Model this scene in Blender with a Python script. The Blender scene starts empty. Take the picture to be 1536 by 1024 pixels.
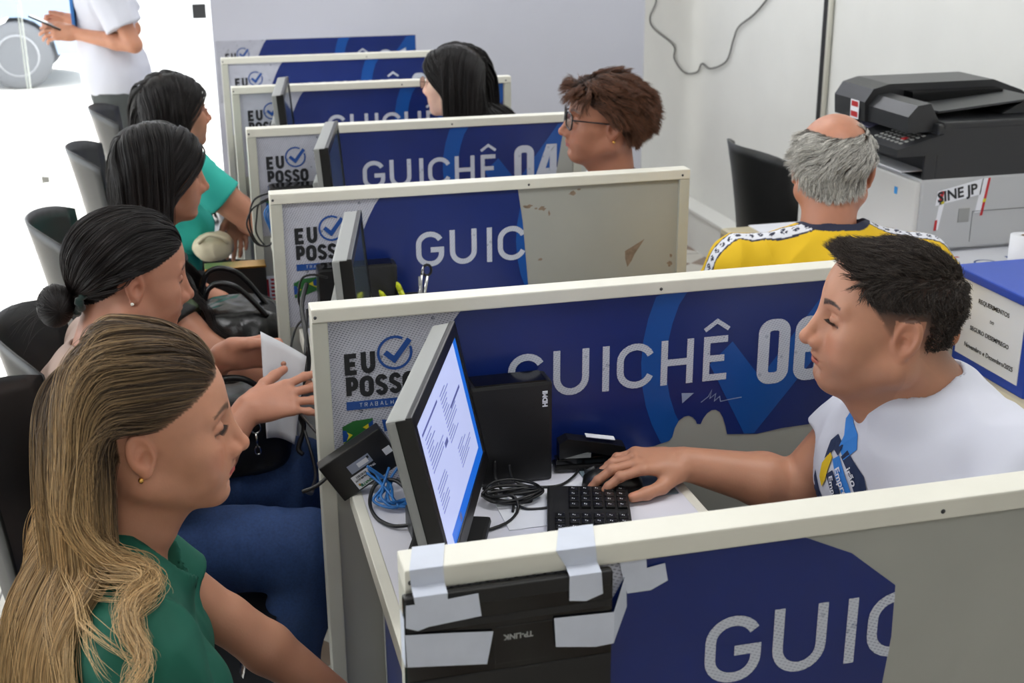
import bpy, math, random
import numpy as np
from mathutils import Matrix, Vector
random.seed(7); np.random.seed(7)
SC = bpy.context.scene
COL = SC.collection
# ---------------------------------------------------------------- camera
cam_d = bpy.data.cameras.new('camera'); cam = bpy.data.objects.new('camera', cam_d); COL.objects.link(cam); SC.camera = cam
_f = np.array((.2338, .9138, -.3305))
_y, _p, _r = .2505, .3369, -.0065
_cy, _sy, _cp, _sp = math.cos(_y), math.sin(_y), math.cos(_p), math.sin(_p)
fw = Vector((_sy * _cp, _cy * _cp, -_sp)); rt = Vector((_cy, -_sy, 0)); up = rt.cross(fw)
rt2 = rt * math.cos(_r) + up * math.sin(_r); up2 = up * math.cos(_r) - rt * math.sin(_r)
cam.matrix_world = Matrix(((rt2.x, up2.x, -fw.x, -.1722), (rt2.y, up2.y, -fw.y, -1.1528), (rt2.z, up2.z, -fw.z, 1.7605), (0, 0, 0, 1)))
cam_d.sensor_width = 36; cam_d.lens = 36 * 1917.1 / 1536
cam_d.clip_start = .05; cam_d.clip_end = 200
cam_d.dof.use_dof = True; cam_d.dof.focus_distance = 1.95; cam_d.dof.aperture_fstop = 9
# ---------------------------------------------------------------- light
world = bpy.data.worlds.new('world'); SC.world = world; world.use_nodes = True
_nt = world.node_tree; _bg = _nt.nodes['Background']
_bg.inputs[0].default_value = (.90, .95, 1.0, 1); _bg.inputs[1].default_value = 4.6
def lamp(name, kind, loc, energy, color=(1, 1, 1), size=1., size_y=None, target=None, angle=None):
    l = bpy.data.lights.new(name, kind); l.energy = energy; l.color = color
    if kind == 'AREA':
        l.shape = 'RECTANGLE'; l.size = size; l.size_y = size_y or size
    if angle is not None: l.angle = angle
    o = bpy.data.objects.new(name, l); COL.objects.link(o); o.location = loc
    if target is not None:
        o.rotation_euler = (Vector(target) - Vector(loc)).to_track_quat('-Z', 'Y').to_euler()
    return o
lamp('sun', 'SUN', (-4.5, 13, 6.6), 12.0, (1, .97, .92), target=(-1.4, 3.2, 0), angle=.03)
for i, (x, y) in enumerate(((-1.2, .4), (1.1, .4), (-1.2, 2.9), (1.1, 2.9), (-.2, -2.0), (1.1, 5.0))):
    lamp('ceiling_panel_light', 'AREA', (x, y, 2.93), 19, (.97, .98, 1.0), 1.15, .55, target=(x, y, 0))
SC.view_settings.view_transform = 'Standard'; SC.view_settings.look = 'None'
SC.view_settings.exposure = -0.1; SC.view_settings.gamma = 1.0; SC.view_settings.use_curve_mapping = False
# ---------------------------------------------------------------- helpers
PI = math.pi
def mat(name, col, rough=.5, metal=0., spec=.5, noise=0., nscale=20., bump=0., bscale=200., emit=None, estr=1., coat=0., sheen=0., trans=0., alpha=1., sss=0.):
    m = bpy.data.materials.new(name); m.use_nodes = True; nt = m.node_tree; b = nt.nodes['Principled BSDF']
    c = tuple(col) + ((1,) if len(col) == 3 else ())
    b.inputs['Base Color'].default_value = c; b.inputs['Roughness'].default_value = rough; b.inputs['Metallic'].default_value = metal
    b.inputs['Specular IOR Level'].default_value = spec; b.inputs['Coat Weight'].default_value = coat; b.inputs['Sheen Weight'].default_value = sheen
    b.inputs['Transmission Weight'].default_value = trans; b.inputs['Alpha'].default_value = alpha
    if sss: b.inputs['Subsurface Weight'].default_value = sss; b.inputs['Subsurface Scale'].default_value = .01; b.inputs['Subsurface Radius'].default_value = (1, .35, .2)
    if emit is not None: b.inputs['Emission Color'].default_value = tuple(emit) + (1,); b.inputs['Emission Strength'].default_value = estr
    tc = nt.nodes.new('ShaderNodeTexCoord')
    if noise:
        n = nt.nodes.new('ShaderNodeTexNoise'); n.inputs['Scale'].default_value = nscale; n.inputs['Detail'].default_value = 4
        nt.links.new(tc.outputs['Object'], n.inputs['Vector'])
        mr = nt.nodes.new('ShaderNodeMapRange'); mr.inputs[1].default_value = .3; mr.inputs[2].default_value = .7; mr.inputs[3].default_value = 1 - noise; mr.inputs[4].default_value = 1 + noise * .6
        nt.links.new(n.outputs['Fac'], mr.inputs[0])
        mx = nt.nodes.new('ShaderNodeVectorMath'); mx.operation = 'SCALE'; mx.inputs[0].default_value = c[:3]
        nt.links.new(mr.outputs[0], mx.inputs['Scale']); nt.links.new(mx.outputs[0], b.inputs['Base Color'])
    if bump:
        n2 = nt.nodes.new('ShaderNodeTexNoise'); n2.inputs['Scale'].default_value = bscale; n2.inputs['Detail'].default_value = 3
        nt.links.new(tc.outputs['Object'], n2.inputs['Vector'])
        bp = nt.nodes.new('ShaderNodeBump'); bp.inputs['Strength'].default_value = bump; bp.inputs['Distance'].default_value = .002
        nt.links.new(n2.outputs['Fac'], bp.inputs['Height']); nt.links.new(bp.outputs[0], b.inputs['Normal'])
    return m
def col_mat(name, rough=.5, spec=.5, sss=0., bump=0., bscale=400., sheen=0., attr='Col'):
    m = mat(name, (.5, .5, .5), rough, spec=spec, sss=sss, bump=bump, bscale=bscale, sheen=sheen)
    nt = m.node_tree; a = nt.nodes.new('ShaderNodeVertexColor'); a.layer_name = attr
    nt.links.new(a.outputs[0], nt.nodes['Principled BSDF'].inputs['Base Color'])
    return m
def S(r, g, b):
    def c(v):
        v = v / 255.; return v / 12.92 if v <= .04045 else ((v + .055) / 1.055) ** 2.4
    return (c(r), c(g), c(b))
class MB:
    """collects shapes, links them as one mesh object"""
    def __init__(s): s.v = []; s.f = []; s.m = []; s.sm = []
    def add(s, vs, fs, mi=0, smooth=False, M=None):
        o = len(s.v)
        for p in vs:
            p = Vector(p); s.v.append(tuple(M @ p) if M is not None else tuple(p))
        for f in fs: s.f.append(tuple(i + o for i in f)); s.m.append(mi); s.sm.append(smooth)
        return s
    def box(s, lo, hi, mi=0, bev=0., M=None, smooth=False):
        x0, y0, z0 = lo; x1, y1, z1 = hi
        if bev <= 0:
            vs = [(x0, y0, z0), (x1, y0, z0), (x1, y1, z0), (x0, y1, z0), (x0, y0, z1), (x1, y0, z1), (x1, y1, z1), (x0, y1, z1)]
            return s.add(vs, [(0, 3, 2, 1), (4, 5, 6, 7), (0, 1, 5, 4), (1, 2, 6, 5), (2, 3, 7, 6), (3, 0, 4, 7)], mi, False, M)
        bm = bmesh_box(lo, hi, bev)
        s.add([v.co[:] for v in bm.verts], [[v.index for v in f.verts] for f in bm.faces], mi, smooth, M); bm.free(); return s
    def tube(s, pts, r, n=8, mi=0, closed=False, M=None, caps=True):
        pts = [Vector(p) for p in pts]; k = len(pts); rr = r if isinstance(r, (list, tuple)) else [r] * k
        vs = []; nrm = None
        for i, p in enumerate(pts):
            t = (pts[min(i + 1, k - 1)] - pts[max(i - 1, 0)])
            if closed: t = pts[(i + 1) % k] - pts[i - 1]
            t = t.normalized() if t.length > 1e-9 else Vector((0, 0, 1))
            if nrm is None:
                nrm = t.orthogonal().normalized()
            else:
                nrm = nrm - t * nrm.dot(t)
                nrm = nrm.normalized() if nrm.length > 1e-6 else t.orthogonal().normalized()
            b = t.cross(nrm)
            for j in range(n):
                a = 2 * PI * j / n; vs.append(p + (nrm * math.cos(a) + b * math.sin(a)) * rr[i])
        fs = []
        for i in range(k if closed else k - 1):
            for j in range(n):
                a = i * n + j; b_ = i * n + (j + 1) % n; c = ((i + 1) % k) * n + (j + 1) % n; d = ((i + 1) % k) * n + j
                fs.append((a, b_, c, d))
        if not closed and caps: fs.append(tuple(range(n))[::-1]); fs.append(tuple(range((k - 1) * n, k * n)))
        return s.add(vs, fs, mi, True, M)
    def lathe(s, prof, c=(0, 0, 0), n=24, mi=0, M=None, smooth=True):
        vs = []; k = len(prof)
        for r, z in prof:
            for j in range(n):
                a = 2 * PI * j / n; vs.append((c[0] + r * math.cos(a), c[1] + r * math.sin(a), c[2] + z))
        fs = [(i * n + j, i * n + (j + 1) % n, (i + 1) * n + (j + 1) % n, (i + 1) * n + j) for i in range(k - 1) for j in range(n)]
        fs.append(tuple(range(n))[::-1]); fs.append(tuple(range((k - 1) * n, k * n)))
        return s.add(vs, fs, mi, smooth, M)
    def poly(s, pts, mi=0, M=None, flip=False):
        f = list(range(len(pts)));
        return s.add(pts, [f[::-1] if flip else f], mi, False, M)
    def prism(s, pts2, lo, hi, axis=1, mi=0, M=None):
        """extrude a 2-D outline; axis=1: outline in x,z extruded along y; 0: y,z along x; 2: x,y along z"""
        def P(a, b, t): return {1: (a, t, b), 0: (t, a, b), 2: (a, b, t)}[axis]
        n = len(pts2); vs = [P(a, b, lo) for a, b in pts2] + [P(a, b, hi) for a, b in pts2]
        fs = [tuple(range(n)), tuple(range(2 * n - 1, n - 1, -1))] + [(i, (i + 1) % n + 0, (i + 1) % n + n, i + n)[::-1] for i in range(n)]
        return s.add(vs, fs, mi, False, M)
    def build(s, name, m=None, parent=None, loc=None):
        me = bpy.data.meshes.new(name); me.from_pydata([tuple(v) for v in s.v], [], s.f)
        for i, p in enumerate(me.polygons): p.material_index = s.m[i]; p.use_smooth = s.sm[i]
        me.validate(); me.update()
        bm = bmesh.new(); bm.from_mesh(me);
        if getattr(s, 'fixn', True): bmesh.ops.recalc_face_normals(bm, faces=[f for f in bm.faces if not getattr(s, 'flat', False)])
        bm.to_mesh(me); bm.free()
        o = bpy.data.objects.new(name, me); COL.objects.link(o)
        ms = m if isinstance(m, (list, tuple)) else [m]
        for x in ms:
            if x: me.materials.append(x)
        if parent is not None: o.parent = parent
        if loc is not None: o.location = loc
        return o
import bmesh
def bmesh_box(lo, hi, bev, seg=2):
    bm = bmesh.new(); bmesh.ops.create_cube(bm, size=1)
    for v in bm.verts: v.co = Vector([(lo[i] + hi[i]) / 2 + v.co[i] * (hi[i] - lo[i]) for i in range(3)])
    bmesh.ops.bevel(bm, geom=bm.edges[:], offset=bev, segments=seg, affect='EDGES', profile=.6)
    bm.verts.index_update(); return bm
def empty(name, loc=(0, 0, 0), rz=0.):
    o = bpy.data.objects.new(name, None); COL.objects.link(o); o.location = loc; o.rotation_euler = (0, 0, rz); o.empty_display_size = .1; return o
def tag(o, label, cat, group=None, kind=None):
    o['label'] = label; o['category'] = cat
    if group: o['group'] = group
    if kind: o['kind'] = kind
    return o
def thing(name, label, cat, loc=(0, 0, 0), rz=0., group=None, kind=None): return tag(empty(name, loc, rz), label, cat, group, kind)
def struct(name, mb, m, label=None, cat=None, parent=None):
    o = mb.build(name, m, parent)
    if parent is None: o['kind'] = 'structure'; o['label'] = label or name.replace('_', ' '); o['category'] = cat or name.split('_')[0]
    elif label: o['label'] = label
    return o
def dup(root, loc=None, rz=None, label=None):
    def cp(o, par):
        c = o.copy(); COL.objects.link(c)
        if par is not None: c.parent = par;
        for ch in list(o.children): cp(ch, c)
        return c
    r = cp(root, None)
    if loc is not None: r.location = loc
    if rz is not None: r.rotation_euler = (0, 0, rz)
    if label: r['label'] = label
    return r
def smooth_pts(P, n=6, closed=False):
    P = [Vector(p) for p in P]; out = []; k = len(P)
    for i in range(k if closed else k - 1):
        g = (lambda j: P[j % k]) if closed else (lambda j: P[max(0, min(k - 1, j))])
        p0, p1, p2, p3 = g(i - 1), g(i), g(i + 1), g(i + 2)
        for j in range(n):
            t = j / n
            out.append(.5 * ((2 * p1) + (p2 - p0) * t + (2 * p0 - 5 * p1 + 4 * p2 - p3) * t * t + (3 * p1 - p0 - 3 * p2 + p3) * t ** 3))
    if not closed: out.append(P[-1])
    return out
# ---- letters drawn as strokes, cap height 1
def _arc(cx, cy, rx, ry, a0, a1, n=12): return [(cx + rx * math.cos(math.radians(a0 + (a1 - a0) * i / n)), cy + ry * math.sin(math.radians(a0 + (a1 - a0) * i / n))) for i in range(n + 1)]
def _rr(w, r=.3, y0=0., y1=1.):   # rounded rectangle ring, starting on the right side, middle
    return [(w, .5 * (y0 + y1))] + _arc(w - r, y1 - r, r, r, 0, 90, 6) + _arc(r, y1 - r, r, r, 90, 180, 6) + _arc(r, y0 + r, r, r, 180, 270, 6) + _arc(w - r, y0 + r, r, r, 270, 360, 6) + [(w, .5 * (y0 + y1))]
GL = {
 'G': (.78, [_arc(.40, .66, .38, .34, 25, 180, 10) + _arc(.40, .34, .38, .34, 180, 270, 6) + _arc(.44, .34, .34, .34, 270, 360, 6) + [(.78, .47), (.42, .47)]]),
 'U': (.72, [[(0, 1), (0, .36)] + _arc(.36, .36, .36, .36, 180, 360, 12) + [(.72, 1)]]),
 'I': (0., [[(0, 0), (0, 1)]]),
 'C': (.72, [_arc(.38, .64, .38, .36, 20, 180, 10) + _arc(.38, .36, .38, .36, 180, 340, 10)]),
 'H': (.70, [[(0, 0), (0, 1)], [(.70, 0), (.70, 1)], [(0, .5), (.70, .5)]]),
 'E': (.55, [[(.58, 1), (0, 1), (0, 0), (.58, 0)], [(0, .5), (.5, .5)]]),
 'P': (.6, [[(0, 0), (0, 1), (.33, 1)] + _arc(.33, .72, .27, .28, 90, -90, 10) + [(0, .44)]]),
 'O': (.62, [_rr(.62, .28)]),
 'S': (.56, [_arc(.29, .74, .27, .26, 15, 180, 8) + [(.05, .64), (.5, .38)] + _arc(.29, .26, .27, .26, 0, -170, 8)]),
 '0': (.36, [_rr(.36, .14)]), '6': (.36, [[(.36, .78)] + _arc(.22, .86, .14, .14, 0, 90, 5) + _arc(.14, .86, .14, .14, 90, 180, 5) + _arc(.14, .14, .14, .14, 180, 270, 5) + _arc(.22, .14, .14, .14, 270, 360, 5) + [(.36, .40)] + _arc(.22, .42, .14, .12, 0, 90, 5) + [(0, .54)]]),
 '1': (.2, [[(0, .8), (.2, 1), (.2, 0)]]),
 '4': (.36, [[(.30, 0), (.30, 1), (.20, 1), (0, .28), (.46, .28)]]),
 '3': (.36, [[(0, .8)] + _arc(.14, .86, .14, .14, 180, 90, 4) + _arc(.22, .86, .14, .14, 90, 0, 4) + [(.36, .6), (.26, .52), (.1, .52)], [(.26, .52), (.36, .44)] + _arc(.22, .14, .14, .14, 0, -90, 4) + _arc(.14, .14, .14, .14, 270, 180, 4) + [(0, .2)]]),
 '2': (.36, [[(0, .78)] + _arc(.14, .86, .14, .14, 180, 90, 4) + _arc(.22, .86, .14, .14, 90, 0, 4) + [(.36, .62), (0, .12), (0, 0), (.4, 0)]]),
}
def ribbon(pts, w):
    """flat stroke outline quads with mitred joints"""
    P = [Vector((a, b)) for a, b in pts]; P = [p for i, p in enumerate(P) if i == 0 or (p - P[i - 1]).length > 2e-4 * (1 + w)]; n = len(P); L = []; R = []
    closed = (P[0] - P[-1]).length < 1e-5
    for i in range(n):
        a = P[i] - P[i - 1] if i else (P[0] - P[-2] if closed else P[1] - P[0])
        b = P[i + 1] - P[i] if i < n - 1 else (P[1] - P[0] if closed else P[-1] - P[-2])
        a = a.normalized(); b = b.normalized(); t = (a + b)
        t = t.normalized() if t.length > 1e-4 else a
        nn = Vector((-t.y, t.x)); sc = 1 / max(.45, nn.dot(Vector((-a.y, a.x))))
        L.append(P[i] + nn * w * .5 * sc); R.append(P[i] - nn * w * .5 * sc)
    return [((L[i].x, L[i].y), (R[i].x, R[i].y), (R[i + 1].x, R[i + 1].y), (L[i + 1].x, L[i + 1].y)) for i in range(n - 1)]
def strokes(ch, x0, y0, sx, sy, w):
    """w: stroke width in metres; x0,y0: lower-left of the letter's outline"""
    wd, ss = GL[ch]; out = []
    for s_ in ss:
        pts = [(x0 + w / 2 + a * (sx - w) / max(wd, .001) if wd else x0 + w / 2, y0 + w / 2 + b * (sy - w)) for a, b in s_]
        if len(pts) == 2 and ch in 'HI' or ch in 'HIU':
            q = list(pts)
            if abs(q[0][0] - q[1][0]) < 1e-6: q[0] = (q[0][0], q[0][1] + math.copysign(w / 2, q[0][1] - q[1][1]))
            if abs(q[-1][0] - q[-2][0]) < 1e-6: q[-1] = (q[-1][0], q[-1][1] + math.copysign(w / 2, q[-1][1] - q[-2][1]))
            pts = q
        out += ribbon(pts, w)
    return out
def clip_poly(poly, a, b):
    """keep the side left of the line a->b"""
    out = []; n = len(poly)
    def side(p): return (b[0] - a[0]) * (p[1] - a[1]) - (b[1] - a[1]) * (p[0] - a[0])
    for i in range(n):
        p, q = poly[i], poly[(i + 1) % n]; sp, sq = side(p), side(q)
        if sp >= 0: out.append(p)
        if (sp > 0) != (sq > 0) and sp != sq:
            t = sp / (sp - sq); out.append((p[0] + t * (q[0] - p[0]), p[1] + t * (q[1] - p[1])))
    return out
def text_mesh(name, txt, size, m, M, parent=None, bold=0., align='LEFT', extr=.0002, space=1.):
    c = bpy.data.curves.new('lettering', 'FONT'); c.body = txt; c.size = size; c.offset = bold; c.align_x = align; c.extrude = extr; c.space_character = space
    c.resolution_u = 3
    t = bpy.data.objects.new('lettering', c); COL.objects.link(t)
    dg = bpy.context.evaluated_depsgraph_get(); dg.update()
    me = bpy.data.meshes.new_from_object(t.evaluated_get(dg)); bpy.data.objects.remove(t); bpy.data.curves.remove(c)
    me.transform(M); me.materials.clear(); me.materials.append(m); me.name = name
    o = bpy.data.objects.new(name, me); COL.objects.link(o)
    if parent is not None: o.parent = parent
    return o
# ---------------------------------------------------------------- materials
TOP = 1.13; SP = .87
M = {}
M['wall'] = mat('painted_wall', S(226, 226, 222), .75, noise=.035, nscale=3, bump=.15, bscale=60)
M['board'] = mat('bluish_board', S(206, 208, 220), .6, noise=.02, nscale=3)
M['ceil'] = mat('ceiling_paint', S(235, 235, 232), .8)
M['rail'] = mat('cream_aluminium', S(226, 224, 212), .38, noise=.03, nscale=15)
M['post'] = mat('grey_cream_aluminium', S(196, 196, 184), .4, noise=.03, nscale=15)
M['panel'] = mat('grey_laminate', S(168, 169, 162), .42, noise=.05, nscale=6, bump=.05, bscale=500)
M['desk'] = mat('white_laminate', S(226, 226, 236), .3, noise=.02, nscale=4)
M['black'] = mat('black_plastic', S(18, 18, 19), .35, noise=.1, nscale=30)
M['blackm'] = mat('matt_black_plastic', S(22, 22, 23), .55, bump=.15, bscale=900)
M['gloss'] = mat('gloss_black_plastic', S(7, 7, 8), .14)
M['silver'] = mat('silver_plastic', S(150, 152, 150), .35)
M['chrome'] = mat('chrome', S(200, 200, 200), .15, metal=1.)
M['darkgrey'] = mat('dark_grey_plastic', S(52, 54, 56), .4)
M['paper'] = mat('white_paper', S(232, 234, 240), .8)
M['tape'] = mat('white_paper_tape', S(206, 212, 226), .65, noise=.04, nscale=40)
M['red'] = mat('red_print', S(190, 40, 45), .5)
M['cable'] = mat('black_cable', S(20, 20, 22), .4)
M['bluecable'] = mat('blue_cable', S(40, 110, 180), .4)
M['greycable'] = mat('grey_cable', S(110, 110, 108), .5)
def dotted(name, base, ink, pitch, amount=.5, rough=.45, seed=0.):
    """printed weave of slanting dashes, drawn in the thing's own space"""
    m = mat(name, base, rough); nt = m.node_tree; b = nt.nodes['Principled BSDF']; N = nt.nodes.new; L = nt.links.new
    tc = N('ShaderNodeTexCoord'); mp = N('ShaderNodeMapping'); mp.inputs['Rotation'].default_value = (0, math.radians(-38), 0); mp.inputs['Scale'].default_value = (1 / pitch, 1, 1.9 / pitch)
    L(tc.outputs['Object'], mp.inputs[0]); sp = N('ShaderNodeSeparateXYZ'); L(mp.outputs[0], sp.inputs[0])
    def mth(op, a, b_=None, c=None):
        n = N('ShaderNodeMath'); n.operation = op
        for i, v in enumerate((a, b_, c)):
            if v is None: continue
            if isinstance(v, (int, float)): n.inputs[i].default_value = v
            else: L(v, n.inputs[i])
        return n.outputs[0]
    row = mth('FLOOR', sp.outputs['Z']); u = mth('ADD', sp.outputs['X'], mth('MULTIPLY', row, .37))
    a = mth('LESS_THAN', mth('ABSOLUTE', mth('SUBTRACT', mth('FRACT', u), .5)), .30)
    c = mth('LESS_THAN', mth('ABSOLUTE', mth('SUBTRACT', mth('FRACT', sp.outputs['Z']), .5)), .22)
    n = N('ShaderNodeTexNoise'); n.inputs['Scale'].default_value = .8 / pitch * .28; L(tc.outputs['Object'], n.inputs['Vector'])
    den = mth('MULTIPLY', mth('MULTIPLY', a, c), mth('MULTIPLY_ADD', n.outputs['Fac'], 1.4 * amount, .1 * amount))
    v = N('ShaderNodeTexVoronoi'); v.inputs['Scale'].default_value = 1 / pitch * .22; L(tc.outputs['Object'], v.inputs['Vector'])
    sp2 = mth('MULTIPLY', mth('LESS_THAN', v.outputs['Distance'], .13), .65 * amount)
    mx = N('ShaderNodeMix'); mx.data_type = 'RGBA'; mx.inputs['A'].default_value = tuple(base) + (1,); mx.inputs['B'].default_value = tuple(ink) + (1,)
    L(mth('MINIMUM', mth('ADD', den, sp2), 1.), mx.inputs['Factor']); L(mx.outputs['Result'], b.inputs['Base Color'])
    return m
M['weave'] = dotted('white_woven_print', S(196, 198, 210), S(60, 66, 86), .0062, .75)
M['lettering'] = dotted('woven_white_lettering', S(205, 210, 222), S(70, 86, 130), .0060, .45)
M['navy'] = mat('navy_vinyl', S(20, 42, 112), .30, noise=.10, nscale=7)
M['blue'] = mat('blue_vinyl', S(16, 80, 160), .30)
M['logoblue'] = mat('logo_blue_print', S(30, 76, 150), .4)
M['ink'] = mat('black_print', S(32, 34, 38), .5)
M['green'] = mat('green_print', S(40, 104, 50), .5); M['yellow'] = mat('yellow_print', S(214, 200, 40), .5)
# ---------------------------------------------------------------- floor, walls
def tile_floor():
    m = mat('floor_tiles', S(205, 203, 198), .22); nt = m.node_tree; N = nt.nodes.new; L = nt.links.new; b = nt.nodes['Principled BSDF']
    tc = N('ShaderNodeTexCoord'); mp = N('ShaderNodeMapping'); mp.inputs['Rotation'].default_value = (0, 0, math.radians(4)); L(tc.outputs['Object'], mp.inputs[0])
    br = N('ShaderNodeTexBrick'); br.offset = 0; br.inputs['Scale'].default_value = 1.; br.inputs['Brick Width'].default_value = .45; br.inputs['Row Height'].default_value = .45; br.inputs['Mortar Size'].default_value = .0035
    br.inputs['Color1'].default_value = S(214, 210, 202) + (1,); br.inputs['Color2'].default_value = S(198, 194, 184) + (1,); br.inputs['Mortar'].default_value = S(96, 92, 88) + (1,)
    L(mp.outputs[0], br.inputs['Vector'])
    ch = N('ShaderNodeTexChecker'); ch.inputs['Scale'].default_value = 1 / .225; mp2 = N('ShaderNodeMapping'); mp2.inputs['Rotation'].default_value = (0, 0, math.radians(49)); L(tc.outputs['Object'], mp2.inputs[0]); L(mp2.outputs[0], ch.inputs['Vector'])
    ch.inputs['Color1'].default_value = (1, 1, 1, 1); ch.inputs['Color2'].default_value = S(178, 158, 146) + (1,)
    mx = N('ShaderNodeMix'); mx.data_type = 'RGBA'; mx.blend_type = 'MULTIPLY'; fs_ = N('ShaderNodeSeparateXYZ'); L(tc.outputs['Object'], fs_.inputs[0]); cmp_ = N('ShaderNodeMath'); cmp_.operation = 'GREATER_THAN'; cmp_.inputs[1].default_value = -.36; L(fs_.outputs['X'], cmp_.inputs[0]); L(cmp_.outputs[0], mx.inputs['Factor']); L(br.outputs['Color'], mx.inputs['A']); L(ch.outputs['Color'], mx.inputs['B'])
    L(mx.outputs['Result'], b.inputs['Base Color']); return m
struct('floor', MB().box((-4, -4, -.1), (2.6, 7.0, 0)), tile_floor(), 'pale tiled floor of the service room')
struct('ceiling', MB().box((-4, -4, 3.0), (2.6, 7.0, 3.1)), M['ceil'], 'white ceiling')
struct('wall_right', MB().box((2.48, -4, 0), (2.6, 7.0, 3.0)), M['wall'], 'off-white wall behind the printer')
struct('wall_left', MB().box((-4.1, -4, 0), (-4.0, -.5, 3.0)).box((-4.1, -.5, 2.6), (-4.0, 7.0, 3.0)), M['wall'], 'white wall on the left')
struct('wall_near', MB().box((-4, -4.1, 0), (2.6, -4, 3.0)), M['wall'], 'white wall behind the viewer')
struct('wall_back', MB().box((0, 5.22, 0), (2.175, 5.28, 3.0)), M['board'], 'pale bluish board wall behind the counters')
struct('wall_far', MB().box((.06, 7.0, 0), (2.6, 7.1, 3.0)).box((-4, 7.0, 2.55), (.06, 7.1, 3.0)), M['wall'], 'white far wall')
mb = MB(); mb.box((2.355, 3.3, 0), (2.48, 7.0, .19)); mb.box((2.345, 3.3, .19), (2.44, 7.0, .205))
struct('trim_1', mb, M['wall'], 'low white ledge along the foot of the right wall')
# the black seam and pipe on the right wall
t = thing('wall_channel', 'black vertical seam strip beside a thin pale pipe on the right wall', 'wall strip', (2.48, 3.84, .3))
MB().box((-.012, -.022, 0), (0.0, .022, 2.7)).build('dark_strip', M['blackm'], t)
MB().tube([(-.014, -.045, 0), (-.014, -.045, 2.7)], .012).build('pale_pipe', M['rail'], t)
w = smooth_pts([(2.472, 6.0, 1.26), (2.472, 5.84, 1.10), (2.472, 5.93, .99), (2.472, 5.86, .93), (2.472, 5.55, .87), (2.472, 5.53, .80), (2.472, 5.38, .745), (2.472, 5.2, .77), (2.472, 5.14, .82), (2.472, 5.02, .81), (2.472, 4.83, .87), (2.472, 4.76, .98), (2.472, 4.70, 1.05), (2.472, 4.50, 1.14), (2.472, 4.2, 1.34)], 8)
tag(MB().tube([(2.468, y, z + .10) for _, y, z in w], .0045, 6).build('wall_cable', M['greycable']), 'thin grey cable drooping in loops on the white wall', 'cable')
# ---------------------------------------------------------------- glass front and what lies beyond it
gl = bpy.data.materials.new('door_glass'); gl.use_nodes = True; nt = gl.node_tree; nt.nodes.clear()
o_ = nt.nodes.new('ShaderNodeOutputMaterial'); tr = nt.nodes.new('ShaderNodeBsdfTransparent'); gs = nt.nodes.new('ShaderNodeBsdfGlossy'); gs.inputs['Roughness'].default_value = .02
fr = nt.nodes.new('ShaderNodeFresnel'); fr.inputs[0].default_value = 1.45; mxs = nt.nodes.new('ShaderNodeMixShader'); tr.inputs[0].default_value = (.97, .97, .97, 1)
nt.links.new(fr.outputs[0], mxs.inputs[0]); nt.links.new(tr.outputs[0], mxs.inputs[1]); nt.links.new(gs.outputs[0], mxs.inputs[2]); nt.links.new(mxs.outputs[0], o_.inputs[0])
M['clear'] = gl; M['edge'] = mat('glass_edge', S(235, 245, 240), .2)
door_labels = ('frameless glass door nearest the board wall', 'frameless glass door with a square dark lock by the standing man', 'frameless glass panel at the far left', 'frameless glass panel beyond the far left one')
for i in range(4):
    x1 = .04 - i * 1.09; x0 = x1 - 1.08
    o = struct('door_%d' % (i + 1), MB().box((x0, 7.02, .01), (x1, 7.03, 2.54)), M['clear'], door_labels[i])
    MB().box((x0, 7.018, .01), (x0 + .008, 7.032, 2.54)).box((x1 - .006, 7.018, .01), (x1, 7.032, 2.54)).build('glass_edge', M['edge'], o)
    MB().box((x1 - .10 if i == 0 else x0 + .01, 7.0, 1.06), (x1 - .02 if i == 0 else x0 + .09, 7.05, 1.145), 0, .004).build('lock', M['darkgrey'], o)
    MB().box((x0 + .0, 7.0, .11), (x0 + .045, 7.05, .15), 0, .003).build('floor_fitting', M['silver'], o)
o = struct('window_1', MB().box((-4.06, -.5, .0), (-4.05, 7.0, 2.6)), M['clear'], 'unseen tall shop window on the left, added to let daylight in')  # unseen glazing added in the left wall so daylight floods floor and people
MB().box((-4.08, 1.95, 0), (-4.03, 2.0, 2.6)).box((-4.08, 4.45, 0), (-4.03, 4.5, 2.6)).box((-4.08, -.5, 0), (-4.03, 7, .05)).build('window_frame', M['edge'], o)
M['pave'] = mat('outdoor_paving', S(225, 222, 215), .8, noise=.06, nscale=1.5)
struct('ground_outside', MB().box((-16, 7.0, -.12), (8, 30, -.02)).box((-16, -10, -.12), (-4.0, 7.0, -.02)), M['pave'], 'sunlit pale pavement outside the glass', 'ground')
M['render'] = mat('outdoor_render', S(232, 232, 230), .8)
struct('wall_outside', MB().box((-1.9, 17.5, -.02), (8, 17.9, 5.0)), M['render'], 'white building across the street', 'wall')
M['skyglass'] = mat('street_window_glass', S(120, 160, 200), .08)
t = thing('street_window', 'pale blue window in a white frame across the street', 'window', (-.92, 17.48, .95))
MB().box((-.36, -.04, 0), (.36, 0, .05)).box((-.36, -.04, 1.5), (.36, 0, 1.55)).box((-.36, -.04, .05), (-.30, 0, 1.5)).box((.30, -.04, .05), (.36, 0, 1.5)).build('window_frame', M['edge'], t)
MB().box((-.30, -.02, .05), (.30, -.005, 1.5)).build('pane', M['skyglass'], t)
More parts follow.
